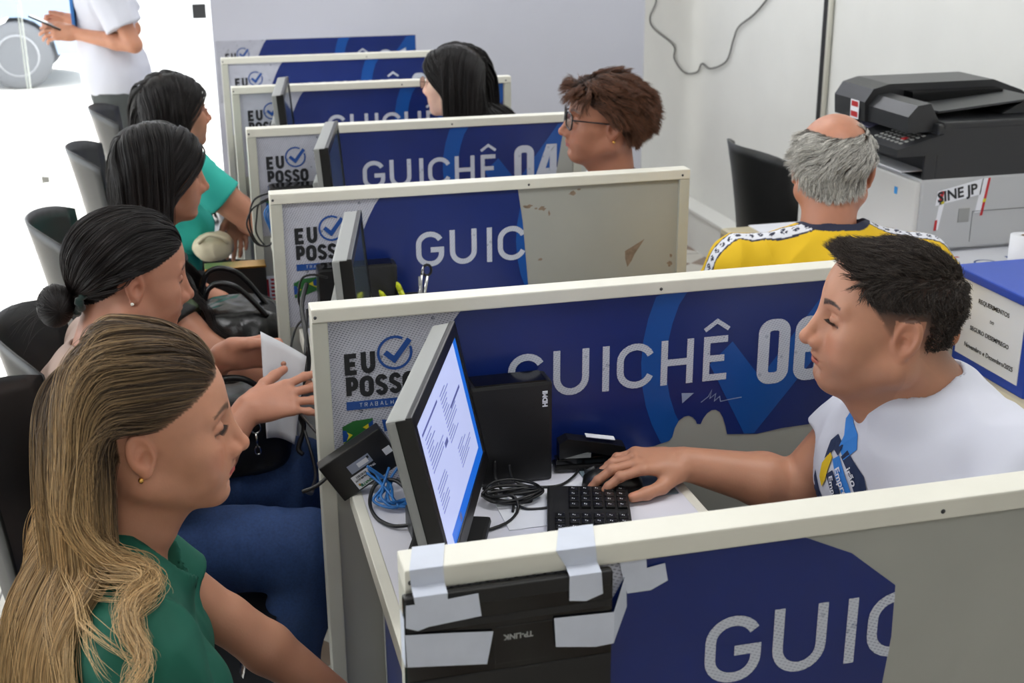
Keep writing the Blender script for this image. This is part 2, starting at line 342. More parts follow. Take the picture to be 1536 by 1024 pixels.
def make_car():
    t = thing('parked_car', 'light silver blue car parked outside the glass doors', 'car', (-3.05, 12.3, -.02))
    body = mat('car_paint', S(150, 170, 196), .25, coat=.6); tyre = mat('tyre_rubber', S(112, 114, 118), .8); al = mat('alloy', S(170, 172, 176), .3, metal=.8); dg = mat('car_glass', S(40, 52, 64), .05)  # black tyre lightened to grey, glare through the glass put into its colour
    prof = [(-2.2, .35), (-2.22, .62), (-2.1, .80), (-1.35, .95), (-.55, 1.38), (.9, 1.42), (1.7, 1.0), (2.1, .92), (2.2, .6), (2.15, .32)]
    def arch(cx): return [(cx + .37 * math.cos(a), .32 + .37 * math.sin(a)) for a in [math.radians(v) for v in range(0, 181, 20)]]
    out = prof + arch(1.38) + arch(-1.38)
    b = MB(); b.prism(out, 0, 1.65, 1); b.build('body_shell', body, t)
    MB().prism([(-1.15, .97), (-.5, 1.32), (.15, 1.34), (.15, .97)], -.01, 1.66, 1).prism([(.22, .97), (.22, 1.34), (.85, 1.35), (1.4, 1.0)], -.01, 1.66, 1).build('side_windows', dg, t)
    for cx in (-1.38, 1.38):
        for cy in (-.02, 1.47):
            Mx = Matrix.Translation((cx, cy + .1, .32)) @ Matrix.Rotation(PI / 2, 4, 'X')
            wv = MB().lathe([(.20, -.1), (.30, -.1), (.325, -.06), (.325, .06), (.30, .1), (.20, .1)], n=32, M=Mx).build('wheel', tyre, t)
            h = MB().lathe([(.0, -.05), (.2, -.07), (.205, -.03), (.205, .1), (.19, .11), (.17, .06), (.0, .06)], n=24, M=Mx)
            for k in range(5):
                a = 2 * PI * k / 5; h.box((-.022, .03, .06), (.022, .19, .095), M=Mx @ Matrix.Rotation(a, 4, 'Z'))
            h.build('hubcap', al, wv)
    return t
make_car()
# ---------------------------------------------------------------- printed banners
def banner(cut=None, bottom=((0.02, .318), (.99, .318)), number='06', word='GUICHE', left=.024, blank_left=None, name='printed_banner', parent=None, y=0.):
    """one vinyl sheet: woven white on the left, navy on the right, lettering; x from the post, v = depth below the top edge"""
    b = MB(); b.flat = True
    lim = bottom
    cnt = [0]
    def put(poly, mi, z):
        cnt[0] += 1; z = z + (cnt[0] % 60) * 3e-6
        for k in range(len(lim) - 1):
            (xa, va), (xb, vb) = lim[k], lim[k + 1]
            q = clip_poly(poly, (xa, -9), (xa, 9)); q = [(-p[0], p[1]) for p in clip_poly([(-p[0], p[1]) for p in poly], (-xb, 9), (-xb, -9))] if 0 else poly
            q = [p for p in poly]
            # work with y upwards (-v)
            q = clip_poly(q, (xa, 9), (xa, -9)) if xa > -9 else q
            q = clip_poly(q, (xb, -9), (xb, 9)) if q else q
            q = clip_poly(q, (xa, -va), (xb, -vb)) if q else q
            if cut and q:
                for i in range(len(cut) - 1):
                    q = clip_poly(q, (cut[i + 1][0], -cut[i + 1][1]), (cut[i][0], -cut[i][1])) if q else q
            if len(q) >= 3: b.poly([(p[0], y - z, TOP - -p[1] if 0 else TOP + p[1]) for p in q], mi)
    def ccw(poly):
        a = sum(poly[i][0] * poly[(i + 1) % len(poly)][1] - poly[(i + 1) % len(poly)][0] * poly[i][1] for i in range(len(poly)))
        return poly if a > 0 else poly[::-1]
    P = lambda pts, mi, z: put(ccw([(a, -v) for a, v in pts]), mi, z)
    T0 = .024
    P([(left, T0), (.976, T0), (.976, .33), (left, .33)], 0, .0004)
    # navy field with a bowed left edge
    bow = [(.252, .012), (.236, .04), (.22, .07), (.204, .105), (.192, .14), (.184, .175), (.178, .21), (.175, .25), (.174, .33)]
    for i in range(len(bow) - 1):
        P([bow[i], (.976, bow[i][1]), (.976, bow[i + 1][1]), bow[i + 1]] if bow[i][1] >= T0 else [(bow[i][0] - .003, T0), (.976, T0), (.976, bow[i + 1][1]), bow[i + 1]], 1, .0008)
    # big ring and tick in a lighter blue
    cx, cv = .885, .15
    for i in range(48):
        a0, a1 = 2 * PI * i / 48, 2 * PI * (i + 1) / 48
        q = [(cx + r * math.cos(a), cv + r * math.sin(a)) for r, a in ((.315, a0), (.315, a1), (.268, a1), (.268, a0))]
        if min(p[1] for p in q) < T0: q = [(p[0], max(p[1], T0)) for p in q]
        if min(p[0] for p in q) < .976 and max(p[1] for p in q) > T0 + 1e-4: P([(min(p[0], .976), p[1]) for p in q], 2, .0011)
    P([(.700, .165), (.742, .125), (.80, .200), (.775, .308)], 2, .0011)
    P([(.80, .200), (.93, .030), (.976, .026), (.976, .085), (.795, .308), (.775, .308)], 2, .0011)
    # the word
    base = .196; cap = .084; sw = .0125
    for ch, x0, x1 in (('G', .327, .395), ('U', .409, .474), ('I', .4985, .511), ('C', .525, .592), ('H', .607, .668), ('E', .687, .737)):
        for q in strokes(ch, x0, -base, x1 - x0, cap, sw): P([(p[0], -p[1]) for p in q], 3, .0015)
    for q in ribbon([(.688, -.100), (.711, -.084), (.734, -.100)], .008): P([(p[0], -p[1]) for p in q], 3, .0015)
    if number:
        for ch, x0 in zip(number, (.792, .864)):
            for q in strokes(ch, x0, -.214, .062 if ch != '4' else .070, .124, .022): P([(p[0], -p[1]) for p in q], 3, .0015)
    # EU (tick) POSSO
    if blank_left is None:
        for ch, x0, x1, v0, v1 in (('E', .050, .0735, .083, .121), ('U', .0775, .1015, .082, .120), ('P', .051, .0715, .124, .162), ('O', .0735, .0975, .124, .1615), ('S', .0995, .121, .1235, .161), ('S', .1225, .144, .123, .1605), ('O', .1455, .1695, .1225, .160)):
            for q in strokes(ch, x0, -v1, x1 - x0, v1 - v0, .0088 if ch != 'S' else .0080): P([(p[0], -p[1]) for p in q], 4, .0015)
        for i in range(32):
            a0, a1 = 2 * PI * i / 36 - .35, 2 * PI * (i + 1) / 36 - .35
            P([(.1345 + r * math.cos(a), .088 + r * math.sin(a)) for r, a in ((.030, a0), (.030, a1), (.0255, a1), (.0255, a0))], 5, .0015)
        for q in ribbon([(.118, -.086), (.1335, -.100), (.160, -.066)], .0095): P([(p[0], -p[1]) for p in q], 5, .0018)
        P([(.050, .168), (.174, .168), (.174, .183), (.050, .183)], 5, .0015)
        for q in ribbon([(.0, 0), (.0, 0.001)], .001): pass
        xs = .072
        for ch in 'TRABALHADOR':
            st = {'T': [[(0, 1), (.6, 1)], [(.3, 1), (.3, 0)]], 'R': [[(0, 0), (0, 1), (.5, 1), (.5, .5), (0, .5)], [(.25, .5), (.55, 0)]], 'A': [[(0, 0), (.3, 1), (.6, 0)], [(.12, .35), (.48, .35)]], 'B': [[(0, 0), (0, 1), (.5, 1), (.5, 0), (0, 0)], [(0, .5), (.5, .5)]],
                  'L': [[(0, 1), (0, 0), (.5, 0)]], 'H': [[(0, 0), (0, 1)], [(.55, 0), (.55, 1)], [(0, .5), (.55, .5)]], 'D': [[(0, 0), (0, 1), (.4, 1), (.55, .5), (.4, 0), (0, 0)]], 'O': [[(0, 0), (0, 1), (.55, 1), (.55, 0), (0, 0)]]}[ch]
            for s_ in st:
                for q in ribbon([(xs + a * .0075, -.1785 + c * .0065) for a, c in s_], .0010): P([(p[0], -p[1]) for p in q], 3, .0019)
            xs += .0088
        # flag scraps
        P([(.041, .212), (.060, .203), (.093, .201), (.093, .232), (.066, .243), (.042, .248)], 6, .0015)
        P([(.041, .218), (.058, .228), (.042, .242)], 7, .0018); P([(.075, .216), (.093, .206), (.093, .226)], 7, .0018)
        P([(.041, .218), (.047, .219), (.051, .228), (.047, .238), (.041, .240)], 5, .0021); P([(.085, .210), (.093, .204), (.093, .222), (.086, .220)], 5, .0021)
        P([(.108, .205), (.128, .210), (.130, .225), (.112, .228)], 5, .0015)
    return b.build(name, [M['weave'], M['navy'], M['blue'], M['lettering'], M['ink'], M['logoblue'], M['green'], M['yellow']], parent)
def partition(n, label, number, cut=None, bottom=((0.02, .318), (.99, .318)), has_banner=True, blank_left=None):
    y = n * SP
    t = thing('desk_partition', label, 'partition', (0, y, 0), group='partitions between the service desks', kind='thing')
    MB().box((.026, -.036, .02), (.979, -.008, TOP - .02)).build('core_panel', M['panel'], t)
    r = MB().box((0, -.0445, TOP - .024), (1.005, 0, TOP), 0, .0025).build('top_rail', M['rail'], t)
    MB().box((0, -.043, 0), (.026, -.001, TOP - .024), 0, .002).build('side_post', M['post'], t)
    MB().box((.979, -.043, 0), (1.005, -.001, TOP - .024), 0, .002).build('side_post', M['post'], t)
    for x in (.006, .60, .985): MB().lathe([(.0, -.0005), (.0028, -.0005), (.0028, .0004), (0, .0004)], n=10, M=Matrix.Translation((x, -.0445, TOP - .014)) @ Matrix.Rotation(PI / 2, 4, 'X')).build('screw', M['darkgrey'], r)
    if has_banner:
        banner(cut, bottom, number, parent=t, y=-.036, blank_left=blank_left)
    # the board that carries the desk front
    return t
JAG = ((.02, .318), (.34, .325), (.465, .318), (.60, .312), (.628, .305), (.634, .298), (.638, .281), (.645, .268), (.655, .261), (.664, .260), (.672, .264), (.678, .271), (.681, .278), (.688, .279), (.693, .268), (.700, .259), (.708, .254), (.716, .254), (.724, .259), (.731, .271), (.737, .288), (.741, .305), (.80, .311), (.85, .305), (.95, .302), (.99, .303))
partition(0, 'nearest partition, black box taped on its end and blue banner torn after GUIC', None, cut=((.455, .02), (.497, .055), (.516, .064), (.550, .086), (.562, .114), (.557, .17), (.561, .33)), blank_left=1)
partition(1, 'partition beside the clerk in white, banner reading GUICHE 06', '06', bottom=JAG)
partition(2, 'half bare grey partition with blue banner cut off after GUIC', None, cut=((.578, .0), (.583, .06), (.595, .16), (.61, .262), (.62, .33)))
partition(3, 'partition with banner reading GUICHE 04 beside the woman with short brown hair', '04', cut=((.955, .0), (.945, .06), (.915, .33)))
partition(4, 'partition directly behind the clerk with long black hair', '03')
partition(5, 'farthest free-standing partition, last before the board wall', '02')
tb = thing('wall_banner', 'blue banner stuck flat on the pale board wall', 'banner', (0, 5.22, 0))
banner(None, ((.0, .318), (.99, .318)), '01', left=.01, parent=tb, y=0)
second = [o for o in COL.objects if o.name.startswith('desk_partition')][1]
b = MB(); b.flat = True
b.poly([(.648, -.0382, TOP - .214), (.650, -.0382, TOP - .234), (.672, -.0382, TOP - .216)])
for q in ribbon([(.686, -.236), (.700, -.226), (.706, -.214), (.703, -.230), (.714, -.222), (.712, -.236), (.722, -.228), (.724, -.238), (.740, -.236), (.765, -.234)], .0016): b.poly([(x, -.0382, TOP + z) for x, z in q])
b.build('scratch_marking', mat('pale_scratch', S(150, 164, 196), .6), second)
# stains on the bare half of the third partition
stain = mat('brown_stain', S(140, 122, 104), .8, noise=.3, nscale=80)
third = [o for o in COL.objects if o.name.startswith('desk_partition')][2]
b = MB(); b.flat = True
def blob(cx, cv, rx, rz, seed, n=14):
    rnd = random.Random(seed); b.poly([(cx + rx * math.cos(2 * PI * i / n) * rnd.uniform(.4, 1.1), -.0364, TOP - cv + rz * math.sin(2 * PI * i / n) * rnd.uniform(.4, 1.1)) for i in range(n)])
b.poly([(.845, -.0364, TOP - .195), (.895, -.0364, TOP - .168), (.870, -.0364, TOP - .205), (.862, -.0364, TOP - .222), (.852, -.0364, TOP - .236), (.846, -.0364, TOP - .214)])
for a in ((.60, .068, .016, .006, 1), (.635, .075, .01, .008, 2), (.62, .074, .005, .003, 3), (.71, .042, .012, .007, 4), (.725, .035, .006, .003, 5), (.652, .088, .003, .008, 6), (.63, .20, .008, .005, 7), (.965, .215, .006, .006, 8), (.963, .235, .009, .009, 9)): blob(*a)
b.build('stain', stain, third)
# ---------------------------------------------------------------- desks
LBL = ['white desk holding the large lit monitor and black keyboard', 'white desk with pens beside a small black computer, behind the GUICHE 06 partition', 'white desk behind the half bare partition', 'white desk behind the GUICHE 04 partition', 'white desk in the second last booth', 'white desk in the last booth by the board wall']
def make_desk(n, label):
    t = thing('desk', label, 'desk', (0, n * SP, 0), group='service desks between the partitions')
    MB().box((.064, .001, .785), (.583, .824, .81)).build('worktop', M['desk'], t)
    MB().box((.046, .001, .778), (.064, .824, .8105), 0, .002).build('edge_trim', M['rail'], t); MB().box((.583, .001, .778), (.600, .824, .8105), 0, .002).build('edge_trim', M['rail'], t)
    MB().box((.094, .001, .05), (.110, .824, .778)).build('front_panel', M['panel'], t)
    b = MB(); b.flat = True
    b.poly([(.0935, .02, .32), (.0935, .80, .32), (.0935, .80, .775), (.0935, .02, .775)], 0, flip=True)
    for (ya, yb, za, zb) in ((.50, .53, .42, .56), (.42, .45, .42, .56), (.34, .37, .42, .56)): b.poly([(.0932, ya, za), (.0932, yb, za), (.0932, yb - .01, zb), (.0932, ya + .01, zb)], 1, flip=True)
    b.build('front_graphic', [M['navy'], M['lettering']], t)
    for yy in (.03, .78): MB().box((.52, yy, 0), (.55, yy + .03, .785)).build('leg', M['post'], t)
    return t
for n in range(6): make_desk(n, LBL[n])
# ---------------------------------------------------------------- things on the desks
scr_page = mat('screen_page', S(150, 160, 200), .3, emit=S(196, 204, 246), estr=.75)
scr_blue = mat('screen_blue', S(20, 80, 180), .3, emit=S(28, 108, 214), estr=.75)
scr_ink = mat('screen_text', S(60, 66, 110), .3, emit=S(96, 104, 160), estr=.75)
scr_dark = mat('screen_unlit', S(70, 84, 96), .08)
def monitor(label, A, B, z, h, tilt, lit):
    A = Vector((A[0], A[1], z)); B = Vector((B[0], B[1], z)); w = (A - B).length; c = (A + B) / 2
    yd = (A - B).normalized(); n = Vector((yd.y, -yd.x, 0))
    t = thing('computer_monitor', label, 'monitor', (0, 0, 0), 0, 'flat monitors on the service desks')
    a = math.radians(tilt)
    R = Matrix(((n.x, yd.x, 0, c.x), (n.y, yd.y, 0, c.y), (0, 0, 1, c.z), (0, 0, 0, 1))) @ Matrix.Rotation(-a, 4, 'Y')
    # local: x out of the screen, y along the width, z up, origin at the top front edge
    MB().box((-.034, -w / 2, -h), (-.001, w / 2, 0), 0, .004, M=R).box((-.055, -w * .33, -h + .05), (-.030, w * .33, -.10), 0, .008, M=R).build('housing', M['silver' if lit else 'silver'], t)
    bz = .017
    MB().box((-.006, -w / 2 - .001, -.019), (.004, w / 2 + .001, .001), 0, .002, M=R).box((-.006, -w / 2 - .001, -h - .001), (.004, w / 2 + .001, -h + .024), 0, .002, M=R).box((-.020, -w / 2 - .0015, -h), (.004, -w / 2 + bz, -.001), 0, .002, M=R).box((-.020, w / 2 - bz, -h), (.004, w / 2 + .0015, -.001), 0, .002, M=R).build('bezel', M['black'], t)
    sc = MB(); sc.flat = True
    y0, y1, z0, z1 = -w / 2 + bz, w / 2 - bz, -h + .024, -.019
    Wd, Hh = y1 - y0, z1 - z0
    def q(u0, u1, v0, v1, mi, e):   # u to the viewer's right when facing the screen, v downwards
        pts = [(.0012 + e, y0 + Wd * u0, z1 - Hh * v1), (.0012 + e, y0 + Wd * u1, z1 - Hh * v1), (.0012 + e, y0 + Wd * u1, z1 - Hh * v0), (.0012 + e, y0 + Wd * u0, z1 - Hh * v0)]
        sc.poly([R @ Vector(p) for p in pts], mi)
    if lit:
        q(0, 1, 0, 1, 1, 0); q(.0, .93, 0, .90, 0, .0003)
        q(0, .12, .88, 1, 0, .0003); q(.30, .34, .92, .98, 2, .0004)
        rnd = random.Random(4)
        for cx, cw, v0, nr in ((.08, .30, .16, 9), (.46, .28, .12, 13), (.08, .22, .52, 7), (.55, .30, .60, 6)):
            for k in range(nr):
                v = v0 + k * .030;
                if v > .84: break
                s_ = rnd.uniform(.3, 1.) * cw; q(cx, cx + s_, v, v + .009, 2, .0005)
        q(.60, .85, .30, .325, 2, .0006); q(.05, .4, .10, .12, 2, .0006); q(.35, .42, .40, .44, 2, .0006)
    else:
        q(0, 1, 0, 1, 3, 0)
    sc.build('screen', [scr_page, scr_blue, scr_ink, scr_dark], t)
    base = c - n * .045; base.z = .811
    s_ = MB(); top = R @ Vector((-.045, 0, -h * .62))
    s_.box((-.012, -.035, 0), (.012, .035, top.z - .811), 0, .004, M=Matrix.Translation((top.x, top.y, .811)) @ Matrix(((n.x, yd.x, 0), (n.y, yd.y, 0), (0, 0, 1))).to_4x4())
    s_.build('stand', M['blackm'], t)
    MB().box((-.030, -.085, 0), (.085, .085, .014), 0, .006, M=Matrix.Translation((top.x, top.y, .811)) @ Matrix(((n.x, yd.x, 0), (n.y, yd.y, 0), (0, 0, 1))).to_4x4()).build('foot', M['blackm'], t)
    return t
monitor('large flat monitor with lit blue and white screen facing the clerk in white', (.220, .766), (.081, .385), 1.11, .25, 12, True)
monitor('flat monitor on the desk with the pens, dim screen', (.184, 1.575), (.109, 1.180), 1.11, .26, 4, False)
monitor('flat monitor in front of the GUICHE 04 banner', (.253, 2.52), (.177, 2.11), 1.15, .26, 4, False)
monitor('farthest visible flat monitor, beside the tick logo', (.192, 3.40), (.138, 2.97), 1.165, .27, 4, False)
# small black computers
def mini(label, x0, x1, y0, y1, z1, hd=False):
    t = thing('mini_computer', label, 'computer', (0, 0, 0), 0, 'small black computers on the desks')
    b = MB().box((x0, y0, .811), (x1, y1, z1), 0, .006); b.build('case', perf, t)
    MB().box((x0 + .01, y0 + .004, z1 - .001), (x1 - .01, y1 - .004, z1 + .002), 0, .001).build('glossy_top', M['gloss'], t)
    if hd:
        text_mesh('port_lettering', 'HDMI', .0115, M['paper'], Matrix.Translation((x1 - .010, y0 - .0006, z1 - .045)) @ Matrix.Rotation(PI / 2, 4, 'X') @ Matrix.Rotation(PI / 2, 4, 'Z'), t, .0006)
    return t
perf = dotted('perforated_black', S(26, 26, 27), S(8, 8, 9), .004, .7, .35)
mini('upright black computer with HDMI lettering behind the lit monitor', .245, .388, .762, .818, .992, True)
mini('upright black computer beside the tick logo and tangled cables of the pens desk', .092, .272, 1.635, 1.690, .965)
mini('black computer whose top just shows above the half bare partition', .050, .232, 2.49, 2.555, .972)
# network switch leaning on the partition end
t = thing('network_switch', 'black network switch with white certification sticker propped on the desk corner', 'network switch', (0, 0, 0))
Rm = Matrix.Translation((.064, .795, .868)) @ Matrix.Rotation(math.radians(-31), 4, 'Y') @ Matrix.Rotation(math.radians(6), 4, 'X')
MB().box((-.060, -.012, -.040), (.060, .012, .040), 0, .0025, M=Rm).build('case', M['black'], t)
lb = MB(); lb.flat = True
def lq(x0, x1, z0, z1, mi, e=.0): lb.poly([Rm @ Vector(p) for p in ((x0, -.0123 - e, z0), (x1, -.0123 - e, z0), (x1, -.0123 - e, z1), (x0, -.0123 - e, z1))], mi)
lq(-.028, .003, -.036, -.008, 0); lq(-.022, .020, -.004, .014, 1); lq(-.006, .014, .000, .009, 0, .0002); lq(.042, .056, -.010, .004, 0); lq(.014, .018, .006, .011, 2, .0004)
for k in range(9): lq(-.020 + k * .0022, -.0190 + k * .0022 + (k % 3) * .0003, -.016, -.0115, 2, .0002)
lq(-.024, -.0205, -.031, -.026, 3, .0002); lq(-.0205, -.018, -.033, -.028, 4, .0002)
stk = lb.build('sticker', [M['paper'], mat('grey_label', S(150, 158, 178), .4), M['ink'], mat('orange_print', S(230, 160, 40), .5), M['logoblue']], t)
Rt = Rm @ Matrix.Rotation(PI / 2, 4, 'X')
text_mesh('sticker_lettering', 'ANATEL', .0068, mat('green_letters', S(40, 120, 60), .5), Rt @ Matrix.Translation((.0015, -.0292, .0129)) @ Matrix.Rotation(PI, 4, 'Z'), stk, .0003)
text_mesh('sticker_lettering', '1276-09-3177', .0048, M['ink'], Rt @ Matrix.Translation((.0020, -.0175, .0129)) @ Matrix.Rotation(PI, 4, 'Z'), stk, .0002)
text_mesh('brand_lettering', 'TP-LINK', .0052, M['paper'], Rt @ Matrix.Translation((.020, -.0085, .0125)) @ Matrix.Rotation(PI, 4, 'Z'), t, .0002)
def cable(name, label, pts, r, m='cable', n=8, grp=None):
    return tag(MB().tube(smooth_pts(pts, n), r, 6).build(name, M[m]), label, 'cable', grp)
D = .811
rnd = random.Random(3)
for k in range(7):
    a = rnd.uniform(-.015, .015); p = [(.085 + rnd.uniform(-.02, .06), .79 + rnd.uniform(-.03, .01), .845 + rnd.uniform(-.02, .04)), (.10 + a, .755 + a, D + .030), (.075 + k * .006, .735 - k * .004, D + .012 + .004 * (k % 3)), (.115 + a, .715 + a, D + .010 + .004 * (k % 2)), (.150, .745 - k * .006, D + .016), (.155, .78, D + .03 + k * .006)]
    cable('network_cable', 'blue network cable tangled under the propped black switch', p, .0024, 'bluecable', grp='blue network cables under the switch')
cable('adapter_cable', 'black cord looping over the desk edge below the lit monitor', [(.138, .72, D + .02), (.115, .755, D + .035), (.085, .765, D + .028), (.069, .735, D + .012), (.072, .69, D + .005), (.092, .655, D + .005), (.118, .640, D + .010)], .0033)
tag(MB().box((.115, .600, D), (.150, .665, D + .035), 0, .004).build('power_adapter', M['darkgrey']), 'small dark power adapter beside the lit monitor foot', 'adapter')
cable('switch_cord', 'short black cord plugged into the left end of the network switch', [(-.035, .79, .828), (-.012, .785, .838), (.006, .788, .850)], .0035)
coil = []
for k in range(5):
    for j in range(10):
        a = 2 * PI * j / 10 + k * 1.3; coil.append((.302 + (.036 + .004 * k) * math.cos(a) * (1 + .15 * math.sin(k)), .700 + (.018 + .003 * k) * math.sin(a) + .006 * math.sin(k * 2), D + .006 + .0035 * k + .003 * math.sin(a * 2 + k)))
cable('coiled_cable', 'coiled black cable lying on the white desk behind the keyboard', [(.262, .75, D + .004)] + coil + [(.30, .66, D + .004), (.27, .62, D + .003), (.22, .60, D + .003)], .0026, n=4)
cable('computer_cable', 'black cable from the HDMI computer running down onto the desk', [(.285, .757, .86), (.285, .750, D + .02), (.292, .72, D + .006), (.30, .69, D + .01), (.29, .655, D + .004)], .0024)
cable('mouse_cable', 'thin black cable curving from the computer to the mouse', [(.31, .757, .85), (.315, .745, D + .015), (.345, .735, D + .004), (.39, .728, D + .004), (.425, .757, D + .004), (.447, .785, D + .006), (.452, .75, D + .005), (.458, .725, D + .012)], .0024)
cable('keyboard_cable', 'black cable leading from the coil to the keyboard', [(.300, .675, D + .006), (.315, .66, D + .003), (.345, .655, D + .003), (.366, .650, D + .010)], .0024)
# keyboard: long side away from the viewer
t = thing('keyboard', 'black keyboard half hidden behind the nearest partition rail', 'keyboard', (.428, .692, D), math.radians(-18 + 2))
MB().box((-.067, -.44, 0), (.067, 0, .016), 0, .004).build('base', M['blackm'], t)
ks = MB(); kl = MB(); kl.flat = True
keym = M['black']
for r in range(6):
    for c in range(22):
        if c == 4: continue
        x = -.054 + r * .0195 + (.003 if r else 0); y = -.012 - c * .0193
        if r == 0 and c < 4: continue
        k_ = MB().box((x, y - .0165, .016), (x + .0155, y, .0205), 0, .0015)
        ks.add(k_.v, k_.f, 0)
        kl.box((x + .005, y - .008, .0206), (x + .0065, y - .0055, .0207)); kl.box((x + .008, y - .0095, .0206), (x + .0092, y - .007, .0207))
ks.build('keys', keym, t); kl.build('key_legends', M['paper'], t)
for o in (bpy.data.objects['keys'], bpy.data.objects['key_legends']): o['kind'] = 'stuff'
tag(MB().box((.44, .655, D - .0005), (.577, .822, D + .0015)).build('desk_pad', mat('grey_blue_pad', S(108, 124, 134), .5)), 'grey blue desk pad under the mouse and stapler', 'desk pad')
# mouse
t = thing('computer_mouse', 'black mouse under the hand of the clerk in white', 'mouse', (.478, .708, D + .0015), math.radians(-18))
mv = MB(); n1, n2 = 12, 10; vs = []
for i in range(n1 + 1):
    for j in range(n2 + 1):
        a = PI * i / n1; b_ = PI * j / n2
        vs.append((-.052 * math.cos(b_), .030 * math.cos(a) * (math.sin(b_) ** .6) * (1 - .08 * math.cos(b_)), .034 * math.sin(a) ** .8 * math.sin(b_) ** .7 * (1 + .15 * math.cos(b_))))
mv.add(vs, [(i * (n2 + 1) + j, i * (n2 + 1) + j + 1, (i + 1) * (n2 + 1) + j + 1, (i + 1) * (n2 + 1) + j) for i in range(n1) for j in range(n2)], 0, True)
mv.build('shell', M['black'], t)
MB().tube([(-.047, 0, .0235), (-.030, 0, .033)], .004).build('scroll_wheel', M['darkgrey'], t)
# stapler
t = thing('stapler', 'black desk stapler with a silver strip standing by the GUICHE 06 banner', 'stapler', (.468, .792, D + .0015), math.radians(-7))
MB().box((-.068, -.019, 0), (.060, .019, .010), 0, .004).build('base', M['black'], t)
MB().box((-.064, -.012, .010), (.050, .012, .024), 0, .002, M=Matrix.Rotation(math.radians(-3), 4, 'Y')).build('magazine', M['gloss'], t)
MB().box((-.052, -.0126, .022), (-.004, .0126, .032), 0, .001, M=Matrix.Rotation(math.radians(1), 4, 'Y')).build('metal_strip', M['silver'], t)
MB().prism([(-.060, .022), (-.060, .052), (-.045, .060), (.030, .046), (.056, .040), (.060, .028), (.040, .022), (-.010, .034)], -.014, .014, 1).build('handle', M['black'], t)
MB().box((-.022, -.008, .0555), (.030, .008, .0565), 0, M=Matrix.Rotation(math.radians(10), 4, 'Y') @ Matrix.Translation((0, 0, .001))).build('white_sticker', M['paper'], t)
tag(MB().box((0, 0, 0), (.060, .032, .004), 0, .001).build('black_card', M['gloss'], loc=(.515, .765, D + .0016)), 'small flat black case lying on the pad past the stapler', 'case')
tag(MB().box((.27, .60, D - .0004), (.44, .742, D + .0008)).build('paper_sheet', M['paper']), 'white sheet lying on the desk under the coiled cable', 'paper')
# pens and things on the second desk
pen = mat('highlighter_yellow', S(214, 224, 30), .35)
t = thing('pen_holder', 'black pen holder behind the GUICHE 06 partition', 'pen holder', (.30, 1.60, D))
MB().lathe([(.030, 0), (.033, .0), (.034, .085), (.031, .085), (.029, .004), (.0, .004)][::1], n=20).build('cup', M['blackm'], t)
def pen_obj(name, label, a, b, r, m, cap=None, grp=None):
    t = thing(name, label, 'pen', (0, 0, 0), 0, grp)
    a, b = Vector(a), Vector(b); d = (b - a).normalized()
    MB().tube([a, b], r, 10).build('barrel', m, t); MB().tube([b, b + d * .012, b + d * .02], [r * 1.05, r * .9, r * .3], 10).build('cap', cap or m, t); return t
pen_obj('highlighter_pen', 'yellow highlighter leaning out of the pen holder', (.305, 1.595, D + .006), (.268, 1.585, D + .108), .0065, pen)
pen_obj('highlighter_pen', 'yellow highlighter standing beside the dim monitor', (.285, 1.60, D + .006), (.232, 1.590, D + .092), .0060, pen)
pen_obj('silver_pen', 'slim silver pen upright in the pen holder', (.30, 1.60, D + .006), (.322, 1.60, D + .135), .0035, M['chrome'])
t = thing('scissors', 'metal scissors standing in the pen holder', 'scissors', (0, 0, 0))
MB().tube([(.312, 1.605, D + .006), (.335, 1.605, D + .13)], .0045).build('blade', M['chrome'], t); MB().tube([(.318, 1.605, D + .006), (.318, 1.60, D + .13)], .0045).build('blade', M['silver'], t)
MB().tube([(.335 + .010 * math.cos(a), 1.605, D + .143 + .013 * math.sin(a)) for a in [2 * PI * i / 12 for i in range(12)]], .003, closed=True).build('grip', M['black'], t)
# cables hanging at the partition ends
cable('hanging_cable', 'thick black cable hanging beside the papers in the woman hands', [(.060, 1.58, .950), (.036, 1.45, .940), (.032, 1.33, .905), (.030, 1.31, .85), (.004, 1.30, .805), (-.004, 1.30, .787), (.010, 1.29, .755), (.010, 1.28, .73), (-.004, 1.26, .70), (.004, 1.25, .69)], .005)
cable('hanging_cable', 'black cable dropping from the second desk to the network switch', [(.055, 1.55, .90), (.030, 1.36, .87), (.018, 1.33, .80), (.000, 1.31, .770), (.012, 1.28, .73), (.018, 1.15, .70), (.0, 1.0, .735), (-.012, .90, .77), (-.030, .80, .825)], .0035)
cable('hanging_cable', 'thin black cable curving beside the tick logo of the half bare partition', [(.11, 1.62, .950), (.075, 1.60, .965), (.050, 1.60, .955), (.042, 1.60, .91), (.050, 1.60, .87), (.030, 1.60, .84), (.010, 1.5, .82), (.0, 1.3, .80), (-.008, 1.15, .83), (.030, 1.0, .815)], .0028)
for k, (dx, r) in enumerate(((0, .0028), (.012, .0024), (-.006, .0024))):
    cable('looped_cable', ('black cable looping widest past the end of the GUICHE 04 partition', 'middle black cable loop beside the GUICHE 04 partition', 'thin black cable loop nearest the teal shirt sleeve')[k], [(.060, 2.40, .97), (.034 + dx, 2.3, 1.00 - k * .01), (-.004 + dx, 2.3, .985 - k * .012), (-.020 + dx * 1.5, 2.3, .945 - k * .01), (-.018 + dx, 2.3, .895), (-.002 + dx, 2.3, .862), (.024, 2.3, .855), (.055, 2.34, .87)], r)
for k in range(4):
    cable('network_cable', 'blue network cable behind the half bare partition end', [(.070, 2.44, .96), (.048 - k * .006, 2.38, .94), (.036 - k * .004, 2.36, .90 + k * .006), (.046, 2.36, .85 + k * .006), (.075, 2.40, .83)], .0022, 'bluecable', grp='blue network cables in the third booth')
